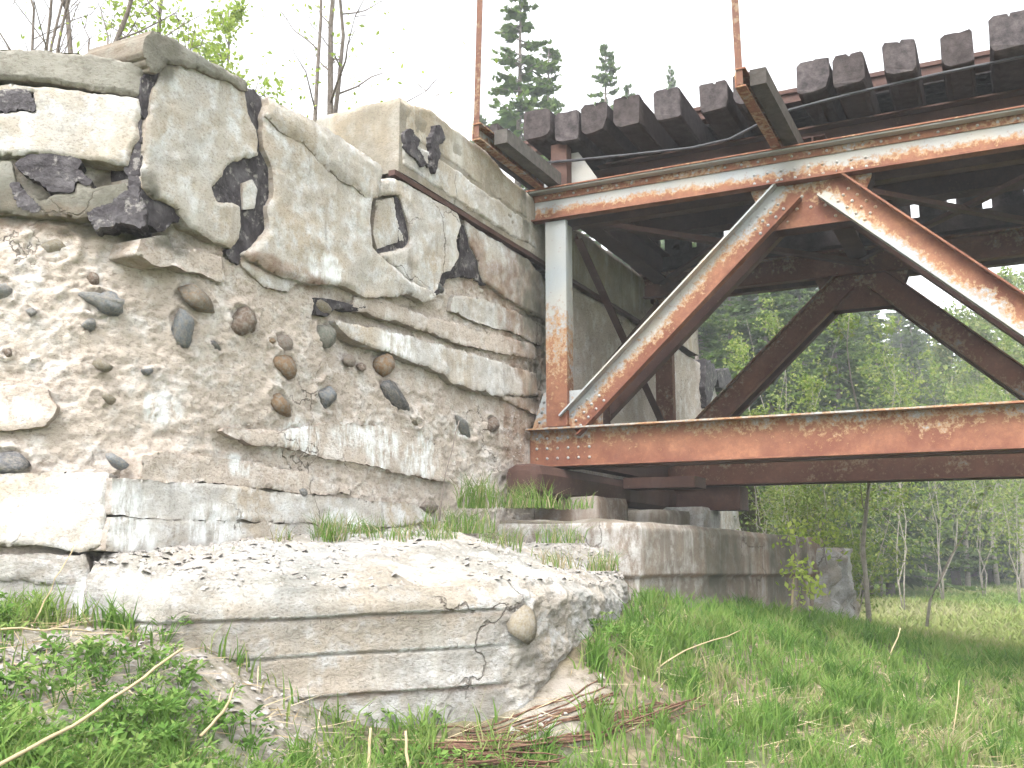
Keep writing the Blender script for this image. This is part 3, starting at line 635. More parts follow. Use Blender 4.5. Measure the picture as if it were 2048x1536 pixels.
for f in np.linspace(0, 1, 16)[1:]:
    q = rows[53] * 1.0; bk = np.stack([np.array(P2(-.05, min(max(-.5 + (a - .6) * .85, -.5), 4.3))) for a in arc]); q[:, :2] = q[:, :2] * (1 - f) + bk * f
    q[:, 2] += .03 * math.sin(math.pi * f) + .02 * fbm(q[:, 0] * 5, q[:, 1] * 5, 3, 64); rows.append(q); st_.append(np.full(L, .3)); gr.append(np.full(L, .6)); ef.append(np.zeros(L))
R = np.array(rows)
mk('bearing_bench', R.reshape(-1, 3), gridF(*R.shape[:2]), M['bench'], abut, {'stain': np.array(st_).ravel(), 'eff': np.array(ef).ravel(), 'grime': np.array(gr).ravel()}, True)
block('bearing_block', [P2(.02, .05), P2(.55, .05), P2(.55, .75), P2(.02, .75)], 1.74, 2.0, M['bench'], abut, 6, .05, 71, .012, (0, .5, 0))
block('bearing_block', [P2(.1, 1.15), P2(.75, 1.15), P2(.75, 1.9), P2(.1, 1.9)], 1.74, 1.93, M['bench'], abut, 6, .05, 72, .02, (0, .2, .6))
block('bearing_block', [P2(.1, 2.5), P2(.7, 2.5), P2(.7, 3.2), P2(.1, 3.2)], 1.70, 2.0, M['foot'], abut, 8, .05, 73, .02)
block('broken_pier_end', [P2(1.25, 3.35), P2(1.72, 3.45), P2(1.85, 4.1), P2(1.1, 4.4)], .3, 1.60, M['foot'], abut, 44, .03, 74, .16, tap=.35)

# ------------------------------------------------------------------ embankment behind the wall
Q, S_ = np.meshgrid(np.r_[np.linspace(.2, 3, 25), np.linspace(3.4, 30, 50)], np.linspace(0, 1, 70)); s0 = -4.0 - .765 * Q
ss = s0 + S_ * (13 - s0); zc = 3.86 - 3.9 * sstep(6.6, 13, ss) + .06 * fbm(ss * 1.5, Q * 1.5, 4, 81) - .25 * sstep(1.2, 0.2, Q) * 0
zc = np.where(Q < .3, zc - .10, zc)
V = PC0 + np.multiply.outer(-Q, B) + np.multiply.outer(ss, W) + np.multiply.outer(zc, UP)
tag(mk('embankment', V.reshape(-1, 3), gridF(*Q.shape), M['embank'], smooth=True), 'soil bank filled up behind the abutment', kind='structure')

# ------------------------------------------------------------------ steel truss bridge
bridge = empty('truss_bridge', brp(0, 1.4, 2.2))
tag(bridge, 'rusty riveted steel railway truss bridge with timber sleepers resting on the abutment', 'bridge')
ZT0, ZT1, ZB0, ZB1, SEP, TEND = 4.25, 4.505, 2.23, 2.535, 2.82, 10.6
def channel(name, p0, p1, wdt, o, fl, mat, thick=.011, flth=.013, parent=None, side=-1):
    """channel from (t,z) p0 to p1, web of given width at depth o, flanges fl towards side"""
    p0 = np.array(p0); p1 = np.array(p1); a = p1 - p0; Ln = np.linalg.norm(a); a /= Ln; c = np.array([-a[1], a[0]])
    fr = lambda x, y, d: brp(*(lambda q: (q[0], d, q[1]))(p0 + a * x + c * y))
    m = MB(); h = wdt / 2; av = lambda y: y / wdt + .5
    n = max(1, int(Ln / .5))
    m.box(fr, (0, Ln), (-h, h), tuple(sorted((o, o - side * thick))), av)
    e = sorted((o + side * fl, o - side * thick))
    m.box(fr, (-.002, Ln + .002), (h - .002, h - .002 + flth), e, av); m.box(fr, (-.002, Ln + .002), (-h + .002 - flth, -h + .002), e, av)
    return m.build(name, mat, parent or bridge), fr
def rivets(parent, pts, nrm, r=.0125, mat=None):
    m = MB()
    for p in pts: m.dome(p, nrm, r)
    o = m.build('rivets', mat or M['st_diag'], parent, True); o['kind'] = 'stuff'; return o
def plate(name, pts, o0, o1, mat, vr=None):
    m = MB(); n = len(pts); z0 = min(p[1] for p in pts); z1 = max(p[1] for p in pts)
    V = [brp(p[0], o, p[1]) for o in (o0, o1) for p in pts]; A = [((p[1] - z0) / (z1 - z0) if vr is None else vr) for o in (0, 1) for p in pts]
    m.add(V, [tuple(range(n)), tuple(range(2 * n - 1, n - 1, -1))] + [(i, n + i, n + (i + 1) % n, (i + 1) % n) for i in range(n)], A)
    return m.build(name, mat, bridge)
def truss(o, near):
    mt, md, mbt, mp = (M['st_top'], M['st_diag'], M['st_bot'], M['st_post']) if near else (M['st_far'],) * 4
    G = .20                                              # gap between the paired channels
    zc = (ZT0 + ZT1) / 2; bc = (ZB0 + ZB1) / 2
    tc, fr = channel('top_chord', (-.07, zc), (TEND, zc), ZT1 - ZT0 - .02, o, .085, mt)
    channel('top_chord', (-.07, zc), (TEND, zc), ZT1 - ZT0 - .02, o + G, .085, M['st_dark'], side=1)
    m = MB(); m.box(lambda a, c, d: brp(a, d, c), (-.06, TEND), (ZT1 - .07, ZT1 - .014), (o - .012, o - .0005)); m.build('angle_strip', M['st_diag'] if near else M['st_far'], tc)
    m = MB(); m.box(lambda a, c, d: brp(a, d, c), (-.075, TEND), (ZT1 + .0005, ZT1 + .0105), (o - .10, o + G + .10)); m.build('cover_plate', M['st_bot'] if near else M['st_dark'], tc)
    btc, _ = channel('bottom_chord', (0.0, bc), (TEND, bc), ZB1 - ZB0 - .02, o, .095, mbt)
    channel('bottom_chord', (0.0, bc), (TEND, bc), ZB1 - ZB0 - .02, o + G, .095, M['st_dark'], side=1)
    nodes = [(.26, 'b'), (2.27, 't'), (4.28, 'b'), (6.29, 't'), (8.3, 'b'), (10.3, 't')]
    RV = [brp(t, o - .012, ZT1 - .042) for t in np.arange(.03, TEND, .125)]
    if near: rivets(tc, RV, -W, .011, M['st_top'])
    for i in range(5):
        (ta, ka), (tb, kb) = nodes[i], nodes[i + 1]
        za = ZB1 + .015 if ka == 'b' else ZT0 - .015; zb = ZB1 + .015 if kb == 'b' else ZT0 - .015
        sh = .10; A0 = (ta + sh, za); A1 = (tb - sh, zb)
        if kb == 'b': A0, A1 = (tb - sh, zb), (ta + sh, za)       # always from bottom to top
        wd_ = .205
        dd = np.array(A1) - np.array(A0); ln = np.linalg.norm(dd); dd /= ln
        a0 = tuple(np.array(A0) + dd * .0); a1 = tuple(np.array(A1) - dd * .05)
        dg, fr = channel('diagonal', a0, a1, wd_, o - .004, .075, md)
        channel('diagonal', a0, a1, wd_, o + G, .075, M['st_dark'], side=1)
        if near and i < 2:
            pts = [fr(x, y, o - .0045) for x in list(np.arange(.06, .42, .09)) + list(np.arange(ln - .42, ln - .10, .08)) for y in (-.055, 0.0, .055)]
            rivets(dg, pts, -W, .0125, M['st_diag'])
    gm = M['st_diag'] if near else M['st_far']
    for t, k in nodes:
        if k == 't':
            pts = [(t - .43, ZT1 - .03), (t - .43, ZT0 - .02), (t - .30, ZT0 - .33), (t + .30, ZT0 - .33), (t + .43, ZT0 - .02), (t + .43, ZT1 - .03)]
        elif t < 1:
            pts = [(0.02, ZB0 + .02), (.62, ZB0 + .02), (.62, ZB1 + .25), (.50, ZB1 + .30), (.12, ZB1 + .30), (0.02, ZB1 + .02)]
        else:
            pts = [(t - .45, ZB0 + .02), (t + .45, ZB0 + .02), (t + .45, ZB1 + .1), (t + .30, ZB1 + .33), (t - .30, ZB1 + .33), (t - .45, ZB1 + .1)]
        g_ = plate('gusset_plate', pts, o + .0085, o + .0205, gm)
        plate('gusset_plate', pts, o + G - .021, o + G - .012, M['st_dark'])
        if near and t < 5:
            rp = []
            if k == 't':
                rp = [brp(t + x, o - .0003, z) for x in np.arange(-.40, .41, .1) for z in (ZT0 + .05, ZT0 + .12)]
                rp2 = [brp(t + x, o + .0083, ZT0 - .10 - j * .09) for j, xs in enumerate(((-.06, .06), (-.10, 0, .10), (-.17, .17))) for x in xs]
                rivets(g_, rp + rp2, -W)
            else:
                rivets(g_, [brp(t + x, o - .0003, z) for x in np.arange(-.2, .33, .09) for z in (ZB0 + .07, ZB0 + .15, ZB0 + .23)] + [brp(.08 + .02 * j, o + .0083, ZB1 + .06 + j * .08) for j in range(3)], -W)
    # end post: box section
    m = MB(); f = lambda a, c, d: brp(a, d, c); av = lambda z: (z - ZB1) / (ZT0 - ZB1)
    nz = 1
    m.box(f, (.165, .345), (ZB1 + .014, ZT0 - .014), (o - .045, o - .032), av); m.box(f, (.335, .346), (ZB1 + .014, ZT0 - .014), (o - .0325, o - .001), av)
    m.box(f, (.164, .175), (ZB1 + .014, ZT0 - .014), (o - .0325, o - .001), av)
    m.box(f, (.30, .311), (ZB1 + .014, ZT0 - .014), (o + .021, o + .17), av); m.box(f, (.20, .211), (ZB1 + .014, ZT0 - .014), (o + .021, o + .17), av)
    m.build('end_post', mp, bridge)
truss(0.0, True); truss(SEP, False)
fx = lambda a, c, d: brp(a, d, c)
def ibeam_t(name, t0, t1, o, z0, z1, wd_, mat):
    m = MB(); m.box(fx, (t0, t1), (z0 + .014, z1 - .014), (o - .006, o + .006)); m.box(fx, (t0, t1), (z0, z0 + .0145), (o - wd_ / 2, o + wd_ / 2)); m.box(fx, (t0, t1), (z1 - .0145, z1), (o - wd_ / 2, o + wd_ / 2))
    return m.build(name, mat, bridge)
def ibeam_o(name, t, o0, o1, z0, z1, wd_, mat):
    m = MB(); m.box(fx, (t - .006, t + .006), (z0 + .014, z1 - .014), (o0, o1)); m.box(fx, (t - wd_ / 2, t + wd_ / 2), (z0, z0 + .0145), (o0, o1)); m.box(fx, (t - wd_ / 2, t + wd_ / 2), (z1 - .0145, z1), (o0, o1))
    return m.build(name, mat, bridge)
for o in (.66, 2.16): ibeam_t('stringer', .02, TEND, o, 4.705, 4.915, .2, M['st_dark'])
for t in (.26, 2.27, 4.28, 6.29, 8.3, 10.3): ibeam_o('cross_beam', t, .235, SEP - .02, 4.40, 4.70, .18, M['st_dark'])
for t in (.26, 4.28, 8.3): ibeam_o('cross_beam', t, .235, SEP - .02, 2.26, 2.45, .15, M['st_dark'])
def angle_bar(name, a, b_, w_=.07, mat=None):
    m = MB(); a = np.array(a); b_ = np.array(b_); d = b_ - a; L_ = np.linalg.norm(d); d /= L_
    x = np.cross(d, UP); x /= np.linalg.norm(x); y = np.cross(x, d); f = lambda p, q, r: a + d * p + x * q + y * r
    m.box(f, (0, L_), (0, .009), (0, w_)); m.box(f, (0, L_), (.0092, w_), (0, .009)); return m.build(name, mat or M['st_dark'], bridge)
angle_bar('sway_brace', brp(.30, .24, 4.15), brp(.30, SEP - .03, 2.62)); angle_bar('sway_brace', brp(.22, SEP - .03, 4.15), brp(.22, .24, 2.62))
for i in range(5):
    ta, tb = .3 + 2.01 * i, .3 + 2.01 * (i + 1)
    angle_bar('lateral_brace', brp(ta, .3, 4.30), brp(tb, SEP - .1, 4.30)); angle_bar('lateral_brace', brp(ta, SEP - .1, 4.36), brp(tb, .3, 4.36))
# rails
def rail(o):
    m = MB(); z = 5.165
    m.box(fx, (-.5, TEND), (z, z + .018), (o - .055, o + .055)); m.box(fx, (-.5, TEND), (z + .0185, z + .095), (o - .008, o + .008)); m.box(fx, (-.5, TEND), (z + .0955, z + .13), (o - .03, o + .03))
    m.build('rail', M['st_dark'], bridge)
rail(.66); rail(2.16)
for k in range(6):
    m = MB(); o_ = .80 + k * .215; m.box(fx, (.0 + .1 * (k % 2), TEND), (5.19, 5.225), (o_, o_ + .20)); m.build('deck_plank', M['sleeper'], bridge)
m = MB(); m.box(fx, (-.1, TEND), (4.575, 4.75), (2.80, 2.93)); m.build('edge_timber', M['sleeper'], bridge)
pk = [-.1, .25, .60, .95, 1.30, 1.66, 2.02, 2.40, 2.80, 3.13, 3.435] + list(np.arange(3.79, TEND - .3, .36))
for a_, b_ in zip(pk[:-1], pk[1:]):
    m = MB(); m.box(fx, (a_ + .04, b_ - .04), (4.7515, 4.985), (2.81, 2.92)); m.build('packing_block', M['sleeper'], bridge)
# sleepers, each with its own section and wear
slp = [(-.35, 4.92, .19), (.11, 4.955, .235), (.375, 4.90, .215), (.615, 4.925, .215), (.90, 4.91, .225), (1.21, 4.935, .21), (1.58, 4.93, .22), (1.865, 4.925, .235), (2.345, 4.92, .235), (2.60, 4.91, .215), (2.94, 4.92, .22), (3.31, 4.925, .205), (3.65, 4.93, .235)]
t = 4.02
while t < 10.4: slp.append((t, 4.92, .225)); t += random.uniform(.33, .42)
for i, (t, z, w_) in enumerate(slp):
    r = np.random.default_rng(300 + i); n = 20; hgt = .245 + r.uniform(-.015, .015); c = r.uniform(.02, .07, 4) * (1, .45, .3, .9)
    if i in (3, 8): c[3] = .11; c[0] = .03
    h = w_ / 2
    prof = [(-h + c[0], 0), (h - c[3], 0), (h - .3 * c[3], .25 * c[3]), (h, c[3]), (h, hgt - c[2]), (h - c[2], hgt), (.02, hgt), (.008, hgt - r.choice([.004, .02])), (-.004, hgt), (-h + c[1], hgt), (-h, hgt - c[1]), (-h, c[0]), (-h + .3 * c[0], .3 * c[0])]
    V = []; Ls = np.r_[-.07 + r.uniform(-.05, .04), np.linspace(.02, SEP - .1, 5), SEP + .1 + r.uniform(-.05, .05)]; sk = r.uniform(-.02, .02)
    for k, o in enumerate(Ls):
        for (x, y) in prof:
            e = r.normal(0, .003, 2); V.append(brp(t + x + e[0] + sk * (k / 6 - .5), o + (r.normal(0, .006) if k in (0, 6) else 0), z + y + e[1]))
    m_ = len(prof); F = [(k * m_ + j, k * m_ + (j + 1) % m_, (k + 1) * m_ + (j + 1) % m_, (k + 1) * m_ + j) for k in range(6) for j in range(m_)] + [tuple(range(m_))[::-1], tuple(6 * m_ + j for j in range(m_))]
    mk('sleeper', V, F, M['sleeper'], bridge, {'v': [1.0] * m_ + [.12] * (m_ * 5) + [1.0] * m_})  # weathered ends stay light; low v paints under-deck shade into the tarred body
# walkway brackets with railing rods
for t, lean, zoff in ((.14, .02, 0), (2.06, -.015, .0)):
    m = MB(); z0 = 4.517
    m.box(fx, (t - .035, t + .035), (z0 + .12, z0 + .131), (-1.20, .05)); m.box(fx, (t - .035, t + .035), (z0, z0 + .011), (-1.20, .05)); m.box(fx, (t - .035, t - .026), (z0 + .0112, z0 + .1198), (-1.20, .05), lambda y: (y - z0) / .13)
    br = m.build('walkway_bracket', M['st_diag'], bridge)
    m = MB(); z1 = 7.2
    P0 = brp(t - .03, -1.19, z0 + .02); P1 = brp(t - .03 + lean * 3, -1.19, z1)
    d = P1 - P0; f = lambda a, c, e: P0 + d * a + B * c + W * e
    m.box(f, (0, 1), (0, .008), (0, .045)); m.box(f, (0, 1), (.0082, .045), (0, .008)); m.build('railing_rod', M['st_rod'], br)
    m = MB(); m.box(fx, (t + .045, t + .15), (z0 + .03, z0 + .14), (-1.0 if t < 1 else -1.12, .4)); m.build('walkway_timber', M['timber'], br)
plate('stiffener_plate', [(.02, 4.52), (.62, 4.52), (.44, 4.80), (.40, 4.86), (.16, 4.86)], .11, .122, M['st_post'], .9)
m = MB(); m.box(fx, (.20, .34), (4.52, 4.915), (.0, .105)); m.build('stub_post', M['st_dark'], bridge)
# rusty bolster across the bearing blocks
m = MB(); pr = [(-.14, -.09), (-.09, -.125), (.09, -.125), (.14, -.09), (.15, .04), (.12, .105), (.06, .12), (-.07, .12), (-.13, .09), (-.15, .03)]
Ls = [(-.58, .55), (-.57, .85)] + [(o_, .97 + .05 * float(vnoise(np.array(o_ * 5), np.array(0.), 3))) for o_ in np.arange(-.52, 3.1, .12)] + [(3.2, .9)]
V = [brp(.20 + x * s, o, 2.10 + y * s) for o, s in Ls for x, y in pr]; n = len(pr)
m.add(V, [(k * n + j, k * n + (j + 1) % n, (k + 1) * n + (j + 1) % n, (k + 1) * n + j) for k in range(len(Ls) - 1) for j in range(n)] + [tuple(range(n))[::-1], tuple((len(Ls) - 1) * n + j for j in range(n))])
me_ = m.build('bearing_bolster', M['st_dark'], bridge, False)
for a_, b_, z_ in ((.35, SEP - 1.62, 2.12), (.3, SEP, 1.98)):
    m = MB(); m.box(fx, (a_, 1.0), (z_, 2.215), (b_, b_ + .36)); m.build('bearing_plate', M['st_dark'], bridge)

# slack cable
tcab = [(-.02, 4.78), (.4, 4.74), (.9, 4.70), (1.4, 4.665), (1.7, 4.68), (2.1, 4.82), (2.6, 4.86), (3.2, 4.885), (4.2, 4.90), (6, 4.9), (8, 4.9)]
m = MB(); m.tube([brp(t, -.02, z) for t, z in tcab], .011, 6)
cab = m.build('cable', M['cable'], None, True); tag(cab, 'thin black cable sagging under the sleeper ends along the bridge', 'cable')

# ------------------------------------------------------------------ vegetation builders
def quads(C, A, Bv, rnd, rhomb=True):
    """rhombic leaves: centre C, half axes A, Bv"""
    V = np.stack([C - A, C + Bv, C + A, C - Bv], 1) if rhomb else np.stack([C - A - Bv, C + A - Bv, C + A + Bv, C - A + Bv], 1)
    return V.reshape(-1, 3), np.arange(len(C) * 4).reshape(-1, 4), np.repeat(rnd, 4)
def rdir(r, n):
    v = r.normal(size=(n, 3)); return v / np.linalg.norm(v, axis=1)[:, None]
def leaves(r, C, size, rnd=None, flat=.4, asp=.55):
    n = len(C); a = rdir(r, n); b_ = np.cross(a, rdir(r, n)); b_ /= np.linalg.norm(b_, axis=1)[:, None] + 1e-9
    s = size * r.uniform(.6, 1.3, n)[:, None]
    return quads(C, a * s, b_ * s * asp, r.uniform(0, 1, n) if rnd is None else rnd)
def tree(name, label, cat, base, H, r0, seed, lean=(0, 0), nb=14, f0=.25, spread=.45, up=.5, nsub=4, lpt=14, lsize=.03, lmat='birch', bark='bark', group=None, curve=.03, clump=.12, stems=1):
    r = np.random.default_rng(seed); base = np.array(base, float)
    root = empty(name, base); tag(root, label, cat, group)
    m = MB(); LC = []
    for sidx in range(stems):
        ln = np.array([lean[0], lean[1], 0.]) + (r.normal(0, .16, 3) * [1, 1, 0] if stems > 1 else 0)
        k = 9; pts = [base - UP * .1]
        for j in range(1, k + 1):
            f = j / k; pts.append(base + UP * H * f * (1 if sidx == 0 else r.uniform(.9, 1)) + ln * H * f ** 1.2 + r.normal(0, curve, 3) * [1, 1, 0] * H * .2)
        rad = [r0 * (1 - .9 * i / k) for i in range(k + 1)]; m.tube(pts, rad, 6)
        for q in range(nb):
            f = r.uniform(f0, .98); i = min(int(f * k), k - 1); p = pts[i] + (pts[i + 1] - pts[i]) * (f * k - i)
            az = r.uniform(0, 2 * math.pi); Lb = H * spread * (1.05 - f) * r.uniform(.5, 1.1) + H * .04
            d = np.array([math.cos(az), math.sin(az), up * r.uniform(.5, 1.6)]); d /= np.linalg.norm(d)
            bp = [p]
            for j in range(1, 5): bp.append(bp[-1] + (d + r.normal(0, .18, 3)) * Lb / 4)
            rb = r0 * (1 - .8 * f) * .45; m.tube(bp, [rb * (1 - .2 * j) for j in range(5)], 4, False)
            for s in range(nsub):
                j = r.integers(1, 5); a = bp[j]; e = d * .5 + rdir(r, 1)[0]; e[2] += .2; e = e / np.linalg.norm(e) * Lb * r.uniform(.15, .4)
                m.tube([a, a + e * .5 + r.normal(0, .01, 3), a + e], [rb * .35, rb * .25, rb * .12], 3, False)
                n = r.poisson(lpt)
                if n: LC.append(a + e * r.uniform(.1, 1.1, (n, 1)) + r.normal(0, clump * Lb, (n, 3)))
    m.build('trunk', M[bark], root, True)
    if LC:
        V, F, A = leaves(r, np.concatenate(LC), lsize); mk('crown', V, F, M[lmat], root, {'rnd': A})
    return root
def spruce_meshes(seed, H, R, nbr, ncard):
    r = np.random.default_rng(seed); m = MB(); k = 6
    m.tube([np.array([r.normal(0, .03), r.normal(0, .03), H * i / k]) for i in range(k + 1)], [H * .012 * (1 - .93 * i / k) for i in range(k + 1)], 7)
    C = []; A = []; Bv = []; RN = []
    for q in range(nbr):
        f = r.uniform(.06, 1) ** .85; L = R * ((1 - f) ** .8) * r.uniform(.55, 1.15) + .12; az = r.uniform(0, 6.283); z = H * f
        d = np.array([math.cos(az), math.sin(az), 0]); side = np.array([-d[1], d[0], 0])
        sag = r.uniform(.15, .5) * (1 - f) - .25 * f
        end = np.array([0, 0, z]) + d * L - UP * L * sag * .8
        m.tube([np.array([0, 0, z]), np.array([0, 0, z]) + d * L * .5 - UP * L * sag * .5, end], [.02 * H / 14, .012 * H / 14, .004], 3, False)
        n = int(ncard * (.3 + L / R)); x = r.uniform(.12, 1, n); sgn = r.choice([-1, 1], n); wl = L * .42 * (1.05 - x) * r.uniform(.3, 1, n) + .06
        p = np.array([0, 0, z]) + np.outer(x * L, d) - np.outer(sag * L * (x - .35 * x ** 2 * (1 if r.random() < .8 else 2)), UP)
        dr = np.outer(r.uniform(.4, 1, n), d) + side * (sgn * r.uniform(.3, 1.1, n))[:, None] - np.outer(r.uniform(.1, .9, n), UP)
        dr /= np.linalg.norm(dr, axis=1)[:, None]; a = dr * (wl * .5)[:, None]
        nv = np.cross(dr, rdir(r, n)); nv /= np.linalg.norm(nv, axis=1)[:, None]
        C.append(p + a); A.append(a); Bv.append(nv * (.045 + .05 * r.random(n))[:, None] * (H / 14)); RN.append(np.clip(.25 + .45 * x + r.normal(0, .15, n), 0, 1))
    V, F, AA = quads(np.concatenate(C), np.concatenate(A), np.concatenate(Bv), np.concatenate(RN))
    tm = raw_mesh('trunk', m.V, m.F, {'v': m.A}, True); tm.materials.append(M['bark'])
    cm = raw_mesh('crown', V, F, {'rnd': AA}); cm.materials.append(M['spruce']); return tm, cm
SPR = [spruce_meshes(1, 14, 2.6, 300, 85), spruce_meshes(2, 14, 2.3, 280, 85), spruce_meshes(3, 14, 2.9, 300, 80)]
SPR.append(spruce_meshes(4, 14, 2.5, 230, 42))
def spruce(base, H, var, rz, label, group=None, sx=1):
    root = empty('spruce_tree', base); tag(root, label, 'tree', group)
    root.scale = (H / 14 * sx, H / 14 * sx, H / 14); root.rotation_euler = (0, 0, rz)
    for nme, me in zip(('trunk', 'crown'), SPR[var]):
        o = bpy.data.objects.new(nme, me); COL.objects.link(o); o.parent = root
    return root
def ground_at(px, D):
    p = at(px, 1096, D); return np.array([p[0], p[1], float(gz(np.array([p[0]]), np.array([p[1]]), False)[0])])
def spr_px(px, ytop, D, var, rz, label, sx=1, group=None):
    b_ = ground_at(px, D); top = at(px, ytop, D)[2]; return spruce(b_, top - b_[2], var, rz, label, group, sx)

# spruces above the abutment and bridge
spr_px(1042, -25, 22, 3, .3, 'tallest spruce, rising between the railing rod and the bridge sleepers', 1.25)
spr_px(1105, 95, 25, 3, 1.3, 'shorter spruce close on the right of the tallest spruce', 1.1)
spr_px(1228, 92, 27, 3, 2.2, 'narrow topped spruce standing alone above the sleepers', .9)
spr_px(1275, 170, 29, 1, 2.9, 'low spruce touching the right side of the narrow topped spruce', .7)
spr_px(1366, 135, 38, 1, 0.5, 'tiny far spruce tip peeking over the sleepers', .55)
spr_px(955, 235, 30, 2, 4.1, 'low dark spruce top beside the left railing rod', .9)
# forest behind the bridge
r = np.random.default_rng(5)
near_sp = [(1405,455,21,1.25),(1475,470,24,1.3),(1550,400,22,1.3),(1625,420,26,1.5),(1690,440,24,1.3),(1775,610,28,1.3),(1340,500,23,1.3),(1850,640,33,1.3),(1590,560,30,1.7),(1730,600,32,1.7),(1910,690,34,1.6),(1500,600,29,1.7),(1980,700,37,1.5)]
nsl = ['behind the far post', 'right of the far post', 'left of the far diagonals', 'mid far opening', 'under the far truss apex', 'right of the far apex', 'hidden mostly by the abutment end', 'behind the far right diagonal', 'low and broad in the far opening', 'low and broad below the far apex', 'low left of the meadow trunks', 'low behind the shrubs over the bench', 'farthest right']
for i, (px, yt, D, sx) in enumerate(near_sp):
    spr_px(px, yt, D, i % 3, i * 1.1, 'nearer drooping spruce seen through the truss, ' + nsl[i], sx, 'nearer spruces behind the bridge')
k = 0
for row, (d0, d1, dy) in enumerate(((38, 46, 0), (50, 60, -30))):
    for i in range(26):
        px = 1330 + i * 44 + row * 20 + r.uniform(-15, 15); D = r.uniform(d0, d1)
        yt = np.interp(px, [1300, 1450, 1560, 1700, 1800, 1900, 2000, 2100, 2300, 2600], [430, 470, 480, 560, 600, 680, 700, 600, 430, 400]) + dy + r.uniform(-30, 110); k += 1
        spr_px(px, yt, D, k % 3, r.uniform(0, 6), ('dark green spruce in the front row of the dense forest edge behind the meadow', 'dark spruce top in the hazy back row of the forest behind the meadow')[row], r.uniform(1.1, 1.5), ('front row spruces of the forest edge', 'back row spruces of the forest edge')[row])
for i, px in enumerate((1600, 1990, 2040, 2110, 1930, 2190)):
    D = r.uniform(31, 36); b_ = ground_at(px, D); yt = np.interp(px, [1400, 1900, 2050, 2300], [640, 660, 545, 500])
    tree('birch_tree', 'pale green slender birch in front of the far forest edge', 'tree', b_, at(px, yt, D)[2] - b_[2], .09, 400 + i, nb=26, f0=.22, spread=.2, nsub=6, lpt=34, lsize=.085, lmat='bushleaf', bark='pale_bark', group='birches of the forest edge', clump=.25)
# dark undergrowth at the forest foot
pxs = r.uniform(1250, 2600, 16000); Ds = r.uniform(40, 64, 16000); C = np.stack([(pxs - 1024) / 2027 * Ds, Ds, .1 + 8 * r.uniform(0, 1, 16000) ** 1.5], 1)
V, F, A = leaves(r, C, .30); A = A * .6
tag(mk('undergrowth', V, F, M['spruce'], None, {'rnd': A}), 'dark mass of undergrowth at the foot of the far forest', 'undergrowth', kind='stuff')
# bare shrubs and saplings between bench and field
shr = [(1565,14,760,.05,16,.02),(1620,13,820,.05,16,0),(1668,13,860,.05,16,-.02),(1700,13,900,.04,14,.03),(1800,19,640,.05,12,0),(1880,24,700,.06,12,.02),(1960,28,720,.06,12,-.02),(1590,18,600,.05,12,0),(1530,16,640,.04,11,.03),(1850,30,760,.06,12,0),(2030,22,700,.05,12,.02),(1760,26,700,.06,12,0)]
shl = ['behind the broken right end of the bench', 'just right of the broken bench end', 'third clump right of the bench end', 'left neighbour of the pale curved sapling', 'right of the pale curved sapling', 'at the near edge of the meadow', 'on the right of the meadow against dark spruces', 'half hidden behind the bench end thicket', 'above the bench under the far lower chord', 'small and far at the back of the meadow', 'nearest the right picture edge', 'far behind the pale curved sapling']
for i, (px, D, yt, r0, nb, ln) in enumerate(shr):
    b_ = ground_at(px, D)
    tree('shrub', 'thin stemmed sparse shrub ' + shl[i], 'shrub', b_, (at(px, yt, D)[2] - b_[2]), r0 * .27, 500 + i, (ln, 0), nb=nb, f0=.1, spread=.30, up=1.1, nsub=5, lpt=15, lsize=.026 * D / 14, lmat='bushleaf', bark='pale_bark', group='shrubs beyond the bench', stems=3, clump=.16, curve=.06)
b_ = at(1738, 1235, 10.5)
tree('sapling', 'pale curved sapling trunk standing alone right of the bench', 'sapling', b_, 3.2, .028, 61, (-.01, 0), nb=9, f0=.25, spread=.22, up=.8, nsub=3, lpt=5, lsize=.03, lmat='bushleaf', bark='pale_bark', curve=.05)
b_ = at(1852, 1232, 10.0)
tree('sapling', 'leaning bare grey sapling at the edge of the meadow', 'sapling', b_, 1.3, .016, 62, (.62, .1), nb=5, f0=.2, spread=.3, up=.8, nsub=2, lpt=2, lsize=.025, lmat='bushleaf', bark='pale_bark', curve=.04)
# trees on the embankment
def bank(px, D, z=3.85): 
    p = at(px, 100, D); return np.array([p[0], p[1], z])
tree('willow_shrub', 'bare forked grey stems above the far left of the coping', 'shrub', bank(88, 5.6), 2.4, .012, 71, (-.05, .05), nb=9, f0=.08, spread=.32, up=1.6, nsub=3, lpt=1, lsize=.014, stems=4, curve=.02)
tree('willow_shrub', 'bare dark forked tree stem behind the coping, left of the standing stone', 'shrub', bank(172, 5.7), 2.3, .022, 72, (-.02, .05), nb=10, f0=.05, spread=.45, up=1.2, nsub=4, lpt=2, lsize=.015, stems=2, curve=.02)
tree('birch_tree', 'bright yellow green birch crown right behind the standing coping stone', 'tree', bank(320, 11.5, 3.7), 5.5, .07, 73, (.0, 0), nb=36, f0=.12, spread=.38, nsub=7, lpt=12, lsize=.042, curve=.02, clump=.16)
tree('birch_tree', 'bright yellow green birch, right one of the pair above the tar stained slab', 'tree', bank(455, 12.2, 3.6), 5.0, .06, 74, (.0, 0), nb=34, f0=.1, spread=.36, nsub=7, lpt=12, lsize=.042, curve=.02, clump=.16)
for i, (px, ln, r0, lb) in enumerate(((628, .02, .028, 'thin leftmost stem of the three saplings beside the backwall block'), (655, .01, .045, 'thickest of the three saplings beside the backwall block'), (678, .0, .034, 'right stem of the three saplings beside the backwall block'))):
    tree('sapling', lb, 'sapling', bank(px, 8.3 + .15 * i, 3.7), 4.6, r0, 80 + i, (ln, 0), nb=14, f0=.1, spread=.26, up=.7, nsub=4, lpt=4, lsize=.026, curve=.025, clump=.3)
